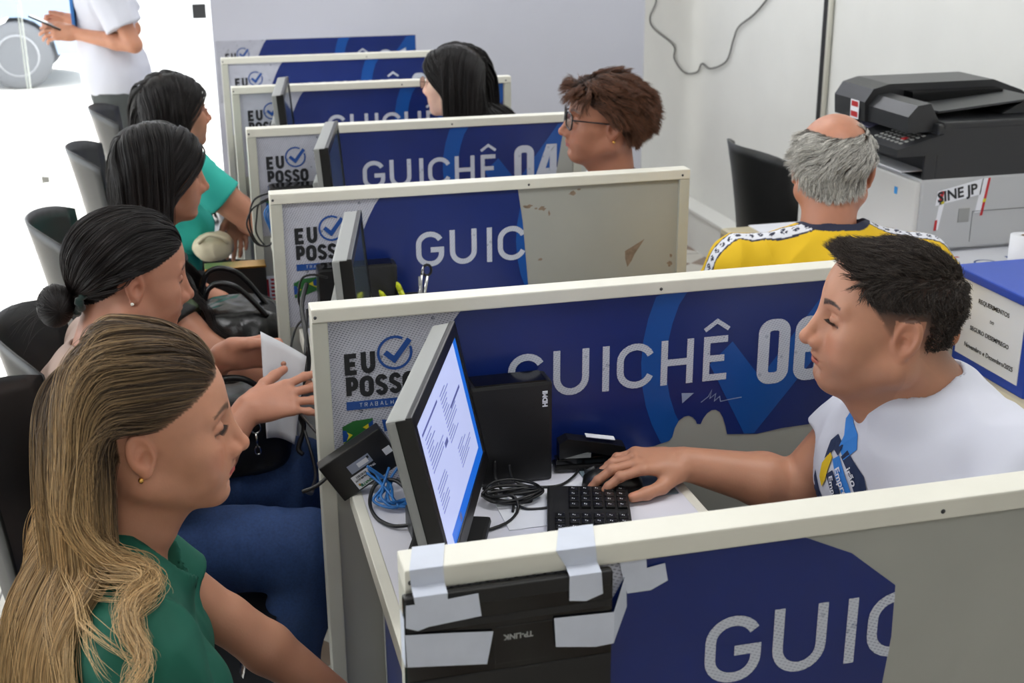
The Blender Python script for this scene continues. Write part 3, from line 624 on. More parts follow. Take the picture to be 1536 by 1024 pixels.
# red and white sticker
p3 = [o for o in COL.objects if o.name.startswith('desk_partition')][3]
b = MB(); b.flat = True; q_ = lambda x0, x1, z0, z1, mi, e=0: b.poly([(x0, -.0365 - e, z0), (x1, -.0365 - e, z0), (x1 - .001, -.0365 - e, z1), (x0 - .002, -.0365 - e, z1)], mi)
q_(.027, .052, .570, .690, 0)
for k in range(9): q_(.040, .050, .578 + k * .012, .585 + k * .012, 1, .0002)
q_(.028, .034, .58, .68, 1, .0002)
b.build('red_white_sticker', [M['paper'], M['red']], p3)
# ---------------------------------------------------------------- box taped on the nearest partition
t = thing('taped_router_box', 'glossy black router taped to the end of the nearest partition with white paper', 'router', (0, 0, 0))
MB().box((-.004, -.0575, .90), (.214, -.045, 1.106), 0, .003).build('case', M['gloss'], t)
MB().box((-.002, -.0582, 1.090), (.212, -.050, 1.1065), 0, .002).box((-.003, -.0590, .905), (.213, -.055, 1.010), 0, .002).box((-.002, -.0583, 1.066), (.212, -.055, 1.074), 0, .001).build('case_edge', M['blackm'], t)
MB().box((.088, -.0582, 1.016), (.150, -.056, 1.060), 0, .001).build('gloss_window', M['gloss'], t)
text_mesh('brand_lettering', 'TP-LINK', .0085, M['silver'], Matrix.Translation((.128, -.0588, 1.050)) @ Matrix.Rotation(PI / 2, 4, 'X') @ Matrix.Rotation(PI, 4, 'Z'), t, .0003)
def tape(label, pts):
    b = MB(); b.flat = True
    for pl in pts: b.poly(pl)
    o = b.build('paper_tape', M['tape'])
    s_ = o.modifiers.new('thick', 'SOLIDIFY'); s_.thickness = .0005; s_.offset = 0
    return tag(o, label, 'tape', 'white paper tapes on the nearest partition')
yy = -.0600
def W(*p): return [(a, yy, c) for a, c in p]
tape('white paper tape folded over the rail at its far left end', [[(.016, .0008, 1.1306), (.005, -.0452, 1.1306), (.039, -.0452, 1.1306), (.050, .0008, 1.1306)][::-1], [(.005, -.0456, 1.1306), (.006, -.0456, 1.112), (.040, -.0456, 1.112), (.039, -.0456, 1.1306)], [(.006, -.0456, 1.112), (.006, yy, 1.108), (.040, yy, 1.108), (.040, -.0456, 1.112)], W((.006, 1.108), (.007, 1.100), (-.002, 1.100), (-.003, 1.075), (.009, 1.070), (.020, 1.073), (.074, 1.077), (.071, 1.103), (.040, 1.101), (.040, 1.108))])
tape('wide white paper tape at the lower left of the black box', [W((-.004, 1.067), (-.003, 1.030), (.079, 1.020), (.086, 1.057), (.045, 1.062)), [(-.0048, -.040, 1.085), (-.0048, -.040, 1.03), (-.0046, yy, 1.030), (-.0046, yy, 1.085)]])
tape('white paper tape folded over the rail left of the word GUIC', [[(.172, .0008, 1.1306), (.156, -.0452, 1.1306), (.198, -.0452, 1.1306), (.210, .0008, 1.1306)][::-1], [(.156, -.0456, 1.1306), (.166, -.0456, 1.112), (.200, -.0456, 1.112), (.198, -.0456, 1.1306)], [(.166, -.0456, 1.112), (.166, yy, 1.108), (.200, yy, 1.108), (.200, -.0456, 1.112)], W((.166, 1.108), (.166, 1.080), (.184, 1.077), (.202, 1.083), (.200, 1.108))])
tape('white paper tape across the right edge of the black box', [W((.150, 1.062), (.152, 1.028), (.195, 1.021), (.2145, 1.022), (.2145, 1.059)), [(.2145, yy, 1.059), (.2145, yy, 1.022), (.222, -.0385, 1.03), (.236, -.0385, 1.050), (.234, -.0385, 1.088)]])
tape('crumpled white paper tape stuck on the navy banner corner', [[(.223, -.0392, 1.117), (.236, -.0392, 1.066), (.262, -.0392, 1.066), (.281, -.0392, 1.075), (.277, -.0392, 1.096), (.257, -.0392, 1.093), (.255, -.0392, 1.115)]])
# ---------------------------------------------------------------- printer corner
TB = .77
t = thing('side_table', 'beige table along the right wall under the printer and blue box', 'table', (0, 0, 0))
beige = mat('beige_laminate', S(196, 186, 158), .4, noise=.03, nscale=8)
MB().box((1.425, -.3, TB - .045), (2.40, 2.46, TB), 0, .014).build('table_top', beige, t)
MB().box((1.47, -.2, .08), (1.50, 2.44, TB - .045)).build('side_panel', mat('olive_beige_panel', S(172, 164, 138), .45), t)
for y in (-.2, .68, 1.56): MB().box((1.462, y, .10), (1.47, y + .82, .70), 0, .003).build('drawer_front', beige, t)
cm = mat('printed_cloth', S(228, 230, 238), .6)
t = thing('printed_sheet', 'white sheet printed in red and blue lying under the printer', 'printed sheet', (0, 0, 0))
MB().box((1.52, 1.20, TB), (2.36, 2.455, TB + .002)).build('sheet', cm, t)
b = MB(); b.flat = True; rnd = random.Random(8)
for k in range(60):
    x, y, a = rnd.uniform(1.56, 2.3), rnd.uniform(1.24, 2.38), rnd.uniform(0, 3.14); l, w_ = rnd.uniform(.03, .09), rnd.uniform(.008, .02); dx, dy = math.cos(a), math.sin(a)
    b.poly([(x, y, TB + .0024), (x + dx * l, y + dy * l, TB + .0024), (x + dx * l - dy * w_, y + dy * l + dx * w_, TB + .0024), (x - dy * w_, y + dx * w_, TB + .0024)], rnd.choice((0, 0, 1, 2)))
for cx, cy, r in ((1.98, 1.87, .035), (2.05, 1.84, .03), (1.9, 1.7, .04)):
    for i in range(20):
        a0, a1 = 2 * PI * i / 20, 2 * PI * (i + 1) / 20; b.poly([(cx + q * math.cos(a), cy + q * math.sin(a), TB + .0027) for q, a in ((r, a0), (r, a1), (r - .006, a1), (r - .006, a0))], 1)
b.build('print', [M['red'], M['logoblue'], mat('pink_print', S(220, 170, 180), .6)], t)
# blue archive box
t = thing('archive_box', 'blue file box with white REQUERIMENTOS sheet on its side', 'box', (0, 0, 0))
bb = mat('blue_corrugated_plastic', S(22, 70, 178), .4, bump=.1, bscale=300)
MB().box((1.452, .955, TB), (1.80, 1.215, .975), 0, .003).build('box_body', bb, t)
MB().box((1.440, .945, .966), (1.812, 1.228, .986), 0, .004).build('lid', bb, t)
MB().box((1.4505, .978, .792), (1.452, 1.203, .963)).build('paper_sheet', M['paper'], t)
FX = lambda y, z: Matrix.Translation((1.4495, y, z)) @ Matrix.Rotation(-PI / 2, 4, 'Z') @ Matrix.Rotation(PI / 2, 4, 'X')
text_mesh('lettering', 'REQUERIMENTOS', .0138, M['ink'], FX(1.082, .924), t, .00015, 'CENTER')
text_mesh('lettering', 'DO', .009, M['ink'], FX(1.082, .893), t, .0001, 'CENTER')
text_mesh('lettering', 'SEGURO DESEMPREGO', .0135, M['ink'], FX(1.086, .858), t, .00015, 'CENTER')
text_mesh('lettering', 'Novembro e Dezembro/2025', .0145, M['ink'], FX(1.082, .816), t, .0001, 'CENTER')
# multifunction printer
t = thing('office_printer', 'black and grey office printer with a taped SINE JP paper on its side', 'printer', (0, 0, 0))
pg = mat('printer_light_grey', S(186, 188, 190), .4); pf = mat('printer_front_grey', S(206, 206, 204), .4); pk = mat('printer_black', S(40, 41, 44), .35, bump=.08, bscale=800)
MB().box((1.832, 2.0, TB + .012), (2.21, 2.43, .992), 0, .008).box((1.85, 2.02, TB), (2.19, 2.41, TB + .014)).build('body', pg, t)
MB().box((1.818, 2.004, TB + .02), (1.834, 2.426, .985), 0, .006).build('front_cover', pf, t)
MB().box((1.87, 2.002, .985), (2.220, 2.428, 1.145), 0, .006).box((1.835, 2.002, .985), (1.872, 2.012, 1.08), 0, .004).box((1.835, 2.012, .985), (1.872, 2.428, .994)).box((1.835, 2.40, .985), (1.872, 2.428, 1.07)).build('scanner_body', pk, t)
MB().box((1.80, 2.06, 1.002), (1.95, 2.36, 1.006)).build('output_paper', M['paper'], t)
cpn = MB().prism([(1.742, 1.060), (1.742, 1.082), (1.885, 1.118), (1.885, 1.060)], 1.995, 2.435, 1).build('control_panel', pk, t)
Rp = Matrix.Translation((1.742, 0, 1.0825)) @ Matrix.Rotation(-math.atan2(.036, .143), 4, 'Y')
kb = MB()
rnd = random.Random(5)
for i in range(5):
    for j in range(7): kb.box((.03 + i * .018, 2.03 + j * .022, 0), (.038 + i * .018, 2.042 + j * .022, .002), 0, M=Rp)
kb.build('panel_keys', M['silver'], cpn)
MB().box((.055, 2.055, .0), (.072, 2.072, .003), 0, .001, M=Rp).build('red_key', M['red'], cpn)
MB().box((.06, 2.26, 0), (.10, 2.34, .002), 0, M=Rp).build('display', mat('panel_display', S(120, 120, 150), .1), cpn)
lid = MB().box((1.885, 2.0, 1.128), (2.36, 2.43, 1.15), 0, .006)
lid.prism([(1.78, 1.118), (1.775, 1.175), (1.80, 1.212), (1.85, 1.225), (2.20, 1.225), (2.30, 1.19), (2.36, 1.15), (1.87, 1.10)], 2.25, 2.435, 1)
lid.prism([(1.79, 1.12), (1.788, 1.165), (1.815, 1.195), (1.855, 1.20), (1.885, 1.15), (1.885, 1.12)], 2.03, 2.26, 1)
lid.build('feeder_lid', pk, t)
MB().box((1.90, 2.20, 1.152), (2.20, 2.252, 1.205)).build('feeder_slot', M['gloss'], t)
MB().prism([(1.90, 1.166), (2.22, 1.192), (2.22, 1.198), (1.90, 1.172)], 2.06, 2.25, 1).prism([(2.12, 1.152), (2.20, 1.19), (2.22, 1.19), (2.24, 1.152)], 2.08, 2.24, 1).build('feeder_tray', M['darkgrey'], t)
b = MB(); b.flat = True
def pq(x0, z0, x1, z1, x2, z2, x3, z3, mi, e=0): b.poly([(x0, 1.9995 - e, z0), (x1, 1.9995 - e, z1), (x2, 1.9995 - e, z2), (x3, 1.9995 - e, z3)], mi)
pq(1.882, .913, 2.025, .938, 2.030, .985, 1.886, .955, 0); pq(1.884, .84, 1.898, .842, 1.912, .925, 1.896, .925, 0); pq(2.012, .885, 2.038, .885, 2.054, .985, 2.028, .985, 0)
pq(1.884, .84, 1.893, .841, 1.894, .872, 1.886, .87, 1, .0003); pq(2.030, .875, 2.039, .876, 2.053, .985, 2.045, .985, 1, .0003); pq(1.892, .925, 1.902, .925, 1.908, .955, 1.896, .955, 1, .0003)
pq(2.034, .915, 2.044, .915, 2.046, .925, 2.036, .925, 2, .0005); pq(1.900, .918, 1.908, .918, 1.909, .926, 1.901, .926, 2, .0005)
b.build('taped_paper', [M['paper'], M['red'], M['yellow']], t)
text_mesh('lettering', 'SINE JP', .042, M['ink'], Matrix.Translation((1.889, 1.9988, .922)) @ Matrix.Rotation(math.radians(-9.5), 4, 'Y') @ Matrix.Rotation(PI / 2, 4, 'X'), t, .0012)
MB().box((1.96, 1.9985, .86), (1.995, 2.0, .90)).build('side_vent', M['silver'], t)
MB().box((2.005, 1.9988, TB + .03), (2.006, 2.0, .89)).box((2.006, 1.9988, .889), (2.19, 2.0, .890)).build('panel_seam', M['darkgrey'], t)
text_mesh('brand_lettering', 'SAMSUNG', .012, M['ink'], Matrix.Translation((1.8175, 2.30, .945)) @ Matrix.Rotation(-PI / 2, 4, 'Z') @ Matrix.Rotation(PI / 2, 4, 'X'), t, .0005)
MB().box((1.8165, 2.10, .93), (1.818, 2.115, .95)).build('blue_sticker', mat('sky_sticker', S(60, 150, 220), .4), t)
st_ = MB(); st_.flat = True
st_.poly([(1.7745, 2.33, 1.12), (1.7745, 2.28, 1.12), (1.7735, 2.28, 1.175), (1.7735, 2.33, 1.175)], 0)
for za in (1.125, 1.155): st_.poly([(1.7738, 2.325, za), (1.7738, 2.285, za), (1.773, 2.285, za + .016), (1.773, 2.325, za + .016)], 1)
st_.build('red_label', [M['paper'], M['red']], t)
# roll, white unit, cable at the frame edge
t = thing('paper_roll', 'white paper roll standing at the edge of the table beside the blue box', 'paper roll', (1.99, 1.73, TB + .002))
MB().lathe([(.010, 0), (.038, 0), (.038, .115), (.010, .115), (.010, .0)], n=32).build('roll', M['paper'], t); MB().lathe([(.008, .002), (.0105, .002), (.0105, .1155), (.008, .1155)], n=16).build('core', mat('cardboard', S(120, 96, 74), .8), t)
tag(MB().box((2.226, 2.05, TB + .002), (2.34, 2.35, 1.10), 0, .01).build('white_unit', M['rail']), 'tall off-white unit standing behind the printer at the frame edge', 'cabinet')
cable('printer_cable', 'black cable bending down behind the printer side', [(2.205, 2.03, .90), (2.212, 2.0, .895), (2.222, 1.99, .86), (2.235, 1.98, .82), (2.25, 1.98, TB + .008), (2.30, 1.98, TB + .008)], .0045)
# small white cabinet at the wall
t = thing('filing_cabinet', 'pale grey cabinet standing behind the woman with short brown hair', 'cabinet', (0, 0, 0))
cg = mat('cabinet_grey', S(196, 200, 196), .4)
MB().box((1.20, 3.35, .02), (1.44, 3.75, .90), 0, .004).build('body', cg, t)
MB().box((1.19, 3.34, .90), (1.455, 3.76, .925), 0, .004).build('cabinet_top', M['rail'], t)
for z in (.05, .33, .61):
    d_ = MB().box((1.215, 3.342, z), (1.43, 3.352, z + .26), 0, .002).build('drawer', cg, t); MB().tube([(1.28, 3.335, z + .2), (1.37, 3.335, z + .2)], .005).build('handle', M['darkgrey'], d_)
# ---------------------------------------------------------------- chairs
shell_m = mat('black_chair_shell', S(30, 31, 32), .38, bump=.1, bscale=700)
def make_chair(label):
    t = thing('plastic_chair', label, 'chair', (0, 0, 0), 0, 'black plastic chairs')
    def surf(v0, v1, prof, wid, curve, name, corner=0.):
        nu, nv = 16, 12; vs = []
        for side in (0, 1):
            for j in range(nv + 1):
                s_ = v0 + (v1 - v0) * j / nv; x, z, nx, nz = prof(s_)
                for i in range(nu + 1):
                    u = -1 + 2 * i / nu; w_ = wid(s_); c = curve(s_) * u * u
                    th = .006 * side
                    zz = z + corner * (abs(u) ** 3) * s_ ** 3
                    vs.append((x + nx * c + nx * -th, u * w_, zz + nz * c - nz * th))
        k = (nu + 1) * (nv + 1); fs = []
        for j in range(nv):
            for i in range(nu):
                a = j * (nu + 1) + i; fs.append((a, a + 1, a + nu + 2, a + nu + 1)); fs.append((k + a, k + a + nu + 1, k + a + nu + 2, k + a + 1))
        edge = [i for i in range(nu + 1)] + [j * (nu + 1) + nu for j in range(1, nv + 1)] + [nv * (nu + 1) + i for i in range(nu - 1, -1, -1)] + [j * (nu + 1) for j in range(nv - 1, 0, -1)]
        for e in range(len(edge)):
            a, b_ = edge[e], edge[(e + 1) % len(edge)]; fs.append((a, b_, b_ + k, a + k))
        MB().add(vs, fs, 0, True).build(name, shell_m, t)
    # faces +X: seat from x=.22 (front) to -.20, back rises behind
    surf(0, 1, lambda s_: (.22 - .42 * s_, .46 - .03 * math.sin(PI * s_), 0, 1), lambda s_: .205 + .02 * math.sin(PI * s_), lambda s_: .02, 'seat')
    surf(0, 1, lambda s_: (-.20 - .06 * s_ - .02 * s_ * s_, .52 + .45 * s_, 1, .12), lambda s_: .20 + .035 * s_, lambda s_: .05 + .06 * s_, 'backrest', -.05)
    for sy in (-1, 1):
        for x0, x1 in ((.16, .23), (-.15, -.24)):
            MB().tube([(x0, sy * .17, .44), (x1, sy * .22, .012)], .011, 10).build('leg', M['chrome'], t)
            MB().lathe([(.014, 0), (.014, .02), (0, .021)], (x1, sy * .22, 0), 10).build('foot_cap', M['black'], t)
        MB().tube([(-.15, sy * .17, .44), (-.20, sy * .175, .47), (-.215, sy * .175, .60)], .010, 8).build('back_support', M['chrome'], t)
    MB().tube([(.16, -.17, .44), (.16, .17, .44)], .010, 8).build('cross_bar', M['chrome'], t)
    return t
ch = make_chair('black plastic chair pulled up beside the blonde woman, nearest of all')
ch.location = (-.31, .94, 0); ch.rotation_euler = (0, 0, math.radians(-4))
for loc, rz, lb in (((-.29, 1.42, 0), 0, 'black plastic chair under the woman in the dusty pink blouse'),
                    ((-.31, 2.33, 0), 2, 'black plastic chair behind the woman with long straight black hair'),
                    ((-.28, 3.36, 0), 2, 'black plastic chair behind the woman in the teal shirt'),
                    ((-.25, 4.22, 0), 2, 'farthest black plastic chair, behind the head of the woman in teal'),
                    ((1.88, 2.76, 0), 2, 'empty black plastic chair between the white wall and the man in yellow'),
                    ((-.40, .43, 0), 0, 'black plastic chair under the blonde woman')):
    dup(ch, loc, math.radians(rz), lb)
for n in (0,):
    pass
# ---------------------------------------------------------------- implicit surfaces
def smin(a, b, k):
    h = np.maximum(k - np.abs(a - b), 0.0) / k
    return np.minimum(a, b) - h * h * k * 0.25
def smax(a, b, k): return -smin(-a, -b, k)
def ball(p, c, r): return np.linalg.norm(p - np.array(c), axis=-1) - r
def ell(p, c, r, R=None):
    q = p - np.array(c)
    if R is not None: q = q @ R          # R columns = local axes
    r = np.array(r)
    k0 = np.linalg.norm(q / r, axis=-1); k1 = np.linalg.norm(q / (r * r), axis=-1)
    return k0 * (k0 - 1.0) / np.maximum(k1, 1e-6)
def cone(p, a, b, ra, rb):
    a = np.array(a, float); b = np.array(b, float)
    ab = b - a; t = np.clip(((p - a) @ ab) / max(ab @ ab, 1e-9), 0, 1)
    return np.linalg.norm(p - a - t[..., None] * ab, axis=-1) - (ra + (rb - ra) * t)
def chain(p, pts, rs, k=0.02):
    d = None
    for i in range(len(pts) - 1):
        e = cone(p, pts[i], pts[i + 1], rs[i], rs[i + 1])
        d = e if d is None else smin(d, e, k)
    return d
def fcone(p, a, b, ra, rb, up, flat):
    """capsule flattened along the direction `up` by the factor `flat` (<1)"""
    up = np.array(up, float); up = up / np.linalg.norm(up)
    def st(v): v = np.array(v, float); return v + np.outer(v @ up, up).reshape(v.shape) * (1 / flat - 1)
    return cone(st(p), st(a), st(b), ra, rb) * (flat + (1 - flat) * .45)
def rot(yaw=0, pitch=0, roll=0):
    """columns: forward, left, up of a frame looking along yaw (from +X, ccw), pitched down, rolled"""
    y, p, r = [math.radians(v) for v in (yaw, pitch, roll)]
    M = Matrix.Rotation(y, 3, 'Z') @ Matrix.Rotation(p, 3, 'Y') @ Matrix.Rotation(r, 3, 'X')
    return np.array(M)
def vnoise(p, s, seed=0):
    """smooth value noise in -1..1"""
    q = p * s + seed * 17.31
    i = np.floor(q).astype(np.int64); f = q - i; f = f * f * (3 - 2 * f)
    out = 0
    for dx in (0, 1):
        for dy in (0, 1):
            for dz in (0, 1):
                n = (i[..., 0] + dx) * 374761393 + (i[..., 1] + dy) * 668265263 + (i[..., 2] + dz) * 2147483647 + seed * 974634777
                n = (n ^ (n >> 13)) * 1274126177; n = (n ^ (n >> 16)) & 0xffff
                w = (f[..., 0] if dx else 1 - f[..., 0]) * (f[..., 1] if dy else 1 - f[..., 1]) * (f[..., 2] if dz else 1 - f[..., 2])
                out = out + w * (n / 32767.5 - 1)
    return out
def polygonise(f, lo, hi, h, B=8, slack=1.6, relax=1):
    lo = np.array(lo, float); n = (np.ceil((np.array(hi) - lo) / h / B).astype(int)) * B + 1
    nb = (n - 1) // B
    bi = np.stack(np.meshgrid(*[np.arange(k) for k in nb], indexing='ij'), -1)
    cc = lo + (bi + .5) * B * h
    cv = f(cc.reshape(-1, 3)).reshape(nb)
    act = np.abs(cv) < B * h * .87 * slack
    F = np.repeat(np.repeat(np.repeat(cv, B, 0), B, 1), B, 2).astype(np.float32)
    F = np.pad(F, ((0, 1), (0, 1), (0, 1)), mode='edge')
    ab = np.argwhere(act)
    off = np.stack(np.meshgrid(*[np.arange(B + 1)] * 3, indexing='ij'), -1).reshape(-1, 3)
    for s in range(0, len(ab), 400):
        idx = (ab[s:s + 400, None, :] * B + off[None]).reshape(-1, 3)
        F[idx[:, 0], idx[:, 1], idx[:, 2]] = f(lo + idx * h)
    S = F < 0
    m = S[:-1, :-1, :-1].astype(np.uint8)
    tot = np.zeros_like(m)
    for a in (0, 1):
        for b in (0, 1):
            for c in (0, 1):
                tot += S[a:n[0] - 1 + a, b:n[1] - 1 + b, c:n[2] - 1 + c]
    cells = np.argwhere((tot > 0) & (tot < 8))
    vid = -np.ones(tot.shape, np.int32); vid[tuple(cells.T)] = np.arange(len(cells))
    acc = np.zeros((len(cells), 3)); cnt = np.zeros(len(cells))
    cor = [np.array((a, b, c)) for a in (0, 1) for b in (0, 1) for c in (0, 1)]
    for i in range(8):
        for j in range(i + 1, 8):
            if abs(cor[i] - cor[j]).sum() != 1: continue
            fa = F[tuple((cells + cor[i]).T)]; fb = F[tuple((cells + cor[j]).T)]
            w = (fa < 0) != (fb < 0)
            t = np.where(w, fa / np.where(w, fa - fb, 1), 0)
            acc += np.where(w[:, None], cor[i] + t[:, None] * (cor[j] - cor[i]), 0); cnt += w
    V = lo + (cells + acc / np.maximum(cnt, 1)[:, None]) * h
    Q = []
    for ax in range(3):
        b, c = (ax + 1) % 3, (ax + 2) % 3
        sl0 = [slice(1, -1)] * 3; sl1 = [slice(1, -1)] * 3
        sl0[ax] = slice(0, -1); sl1[ax] = slice(1, None)
        s0 = S[tuple(sl0)]; s1 = S[tuple(sl1)]
        e = np.argwhere(s0 != s1);
        if not len(e): continue
        inside = s0[tuple(e.T)]
        e = e + np.array([0 if k == ax else 1 for k in range(3)])
        eb = np.zeros(3, int); eb[b] = 1; ec = np.zeros(3, int); ec[c] = 1
        q = np.stack([vid[tuple((e - eb - ec).T)], vid[tuple((e - ec).T)], vid[tuple(e.T)], vid[tuple((e - eb).T)]], 1)
        q[~inside] = q[~inside][:, ::-1]
        Q.append(q[(q >= 0).all(1)])
    Q = np.concatenate(Q) if Q else np.zeros((0, 4), int)
    for _ in range(relax):                        # pull the vertices onto the surface
        e = h * .35
        g = np.stack([f(V + np.eye(3)[k] * e) - f(V - np.eye(3)[k] * e) for k in range(3)], -1) / (2 * e)
        d = f(V); gl = np.maximum((g * g).sum(-1), .2)
        V = V - np.clip(d / gl, -h, h)[:, None] * g
    return V, Q
def np_mesh(name, V, Q, smooth=True):
    me = bpy.data.meshes.new(name)
    Q = np.asarray(Q, np.int32); k = Q.shape[1]
    me.vertices.add(len(V)); me.vertices.foreach_set('co', np.asarray(V, np.float32).ravel())
    me.loops.add(Q.size); me.loops.foreach_set('vertex_index', Q.ravel())
    me.polygons.add(len(Q)); me.polygons.foreach_set('loop_start', np.arange(0, Q.size, k, dtype=np.int32))
    me.polygons.foreach_set('use_smooth', np.full(len(Q), smooth))
    me.update(calc_edges=True); me.validate()
    return me
def set_col(me, col, name='Col'):
    a = me.color_attributes.new(name, 'FLOAT_COLOR', 'POINT')
    c = np.ones((len(me.vertices), 4), np.float32); c[:, :3] = col
    a.data.foreach_set('color', c.ravel())
def lk(name, me, m, parent=None):
    o = bpy.data.objects.new(name, me); COL.objects.link(o)
    if isinstance(m, (list, tuple)):
        for x in m: me.materials.append(x)
    elif m: me.materials.append(m)
    if parent is not None: o.parent = parent
    return o
def srgb(r, g, b):
    def c(v):
        v = v / 255.; return v / 12.92 if v <= .04045 else ((v + .055) / 1.055) ** 2.4
    return np.array([c(r), c(g), c(b)])

# ---------------------------------------------------------------- heads
HD = dict(wide=1., fat=0., nose=1., chin=0., nose_len=0., neck=.054, jaw=.0, brow=0., lips=1., lid=.0, ear=1., forehead=0., mouth_open=0., male=0.)
def head_sdf(P):
    def f(p):
        q = p.copy(); q[..., 1] = np.abs(q[..., 1]) / P['wide']
        d = ell(q, (-.014, 0, .030), (.099, .077, .086))
        d = smin(d, ell(q, (.027 + P['forehead'], 0, .030), (.060, .063, .064)), .03)
        face = ell(q, (.026, 0, -.030), (.062, .060 + P['fat'] * .006, .080))
        d = smin(d, face, .03)
        d = smin(d, cone(q, (-.012, .052 + P['fat'] * .006, -.058), (.062, .020, -.092), .020 + P['fat'] * .006, .018), .03)
        d = smin(d, cone(q, (.070 + P['chin'], .008, -.099), (.070 + P['chin'], 0, -.099), .018, .018), .022)     # chin
        d = smin(d, ell(q, (.052, .046, -.026), (.026, .022, .022)), .022)                                # cheekbone
        d = smin(d, ell(q, (.058, .034, -.056), (.024, .022 + P['fat'] * .004, .024)), .022)              # cheek
        # eye sockets, then brow
        d = smax(d, -ell(q, (.099, .031, .001), (.019, .020, .014)), .022)
        d = smin(d, cone(q, (.079 + P['brow'], .006, .019), (.070, .045, .021), .0095, .008), .014)
        # nose
        L = P['nose_len']
        nose = cone(q, (.0855, 0, .013), (.1085 + L, 0, -.036), .0068, .0088 * P['nose'])
        nose = smin(nose, ball(q, (.1095 + L, 0, -.0395), .0098 * P['nose']), .008)
        nose = smin(nose, ell(q, (.0955 + L * .6, .0135 * P['nose'], -.0435), (.0125, .0072, .0085)), .008)
        nose = smin(nose, cone(q, (.082, .002, .005), (.086, .010, -.034), .008, .008), .015)
        d = smin(d, nose, .010)
        d = smax(d, -ell(q, (.1010 + L, .0078, -.0520), (.0068, .0036, .0055)), .003)                      # nostril
        # muzzle and lips
        d = smin(d, ell(q, (.071, 0, -.067), (.0245, .027, .023)), .02)
        ly = q[..., 1]
        lz = -.0685 - .12 * ly
        up = cone(q, (.0930, .004, -.0640), (.0790, .0235, -.0695), .0054 * P['lips'], .0024)
        lo = cone(q, (.0905, 0, -.0757), (.0775, .0220, -.0715), .0064 * P['lips'], .0024)
        d = smin(d, up, .005); d = smin(d, lo, .005)
        d = smax(d, -ell(q, (.0995, 0, -.0695 + P['mouth_open'] * .001), (.0115, .0235, .0011 + P['mouth_open'] * .0022)), .0035)
        d = smax(d, -cone(q, (.0905, 0, -.0530), (.0945, 0, -.0590), .0020, .0026), .006)                     # philtrum
        d = smax(d, -ell(q, (.089, 0, -.0865), (.007, .018, .0045)), .012)                               # under the lip
        # eyelid over the ball
        eye = ball(q, (.0728, .0315, .0005), .0142)
        d = smin(d, eye, .0035)
        d = smax(d, -cone(q, (.0855, .019, -.0035 - P['lid']), (.0820, .0445, -.0035 - P['lid']), .0017, .0013), .0018)   # lid line
        d = smax(d, -cone(q, (.0875, .020, .0085), (.0810, .0440, .0095), .0016, .0014), .004)                # lid crease
        # neck
        n = P['neck']
        d = smin(d, cone(q, (-.028, 0, -.055), P.get('nk', (-.050, 0, -.200)), n * .95, n * 1.02), .03)
        d = smin(d, cone(q, (.020, 0, -.092), (-.012, 0, -.14), .026 + P['fat'] * .014, n * .66), .03)
        # ear
        e = P['ear']
        R = rot(0, 0, 0)
        c = np.array([-.014, .0755, -.006])
        er = ell(q, c + [0, .004, 0], (.0185 * e, .0085, .031 * e), EAR_R)
        er = smax(er, -ell(q, c + [.003, .0128, .003], (.0132 * e, .0092, .0238 * e), EAR_R), .004)
        er = smin(er, ell(q, c + [.001, .002, -.004], (.008, .006, .0125), EAR_R), .004)
        er = smax(er, -ell(q, c + [.006, .0075, -.005], (.0075, .0075, .0095)), .004)
        er = smin(er, ball(q, c + [.003, .002, -.028 * e], .0068), .006)
        d = smin(d, er, .004)
        return d * .9
    return f
EAR_R = rot(-18, -14)
def skin_paint(q, base, P, brows=(.05, .035, .03), lip=None, stubble=0., lash=1.):
    """colour of the skin by place on the head: lips, brows, lash line, flush, stubble"""
    n = len(q); col = np.tile(base, (n, 1)); y = np.abs(q[:, 1]); x, z = q[:, 0], q[:, 2]
    v = vnoise(q, 55, 3) * .5 + vnoise(q, 140, 5) * .5
    col *= (1 + .05 * v)[:, None]
    def mix(c, m):
        nonlocal col
        m = np.clip(m, 0, 1)[:, None]; col = col * (1 - m) + np.asarray(c) * m
    def G(c, r): return np.exp(-(((x - c[0]) / r[0]) ** 2 + ((y - c[1]) / r[1]) ** 2 + ((z - c[2]) / r[2]) ** 2))
    red = base * np.array([1.0, .78, .74])
    mix(red, .55 * G((.075, .040, -.035), (.03, .02, .018)))
    mix(red, .60 * G((.105, 0, -.038), (.015, .016, .012)))
    mix(red, .55 * G((-.014, .082, -.006), (.03, .012, .04)))
    mix(base * np.array([.72, .60, .58]), .40 * G((.085, .031, .004), (.012, .019, .012)))
    if stubble: mix(base * .38 + .01, stubble * np.clip((-.045 - z + (x < .02) * .0) / .02, 0, 1) * (x > -.02) * np.clip((z + .135) / .02, 0, 1))
    lipc = base * np.array([.80, .42, .42]) if lip is None else np.asarray(lip)
    lipline = np.where(z > -.0695, (.0065 - .16 * y), (.0088 - .20 * y))
    mix(lipc, np.clip((lipline - np.abs(z + .0695 + .05 * y)) / .0022, 0, 1) * (x > .068) * np.clip((.0245 - y) / .003, 0, 1))
    mix(np.array([.10, .03, .025]), .8 * np.clip(1 - np.abs(z + .0696 + .05 * y) / .0013, 0, 1) * (x > .068) * np.clip((.023 - y) / .002, 0, 1))
    by = np.clip((y - .010) / .042, 0, 1)
    bz = .0215 + .0075 * np.sin(by * 2.3) - .004 * by
    th = .0058 * (1 - .55 * by)
    mix(brows, .92 * np.clip((th - np.abs(z - bz)) / .0018, 0, 1) * (x > .045) * (y > .010) * (y < .053) * (1 + .25 * vnoise(q, 500, 9)))
    zl = -.0035 - P['lid']
    mix((.02, .012, .01), lash * np.clip(1 - np.abs(z - zl + .3 * np.clip(y - .036, 0, 1)) / .0034, 0, 1) * (x > .06) * (y > .0185) * (y < .047))
    return col
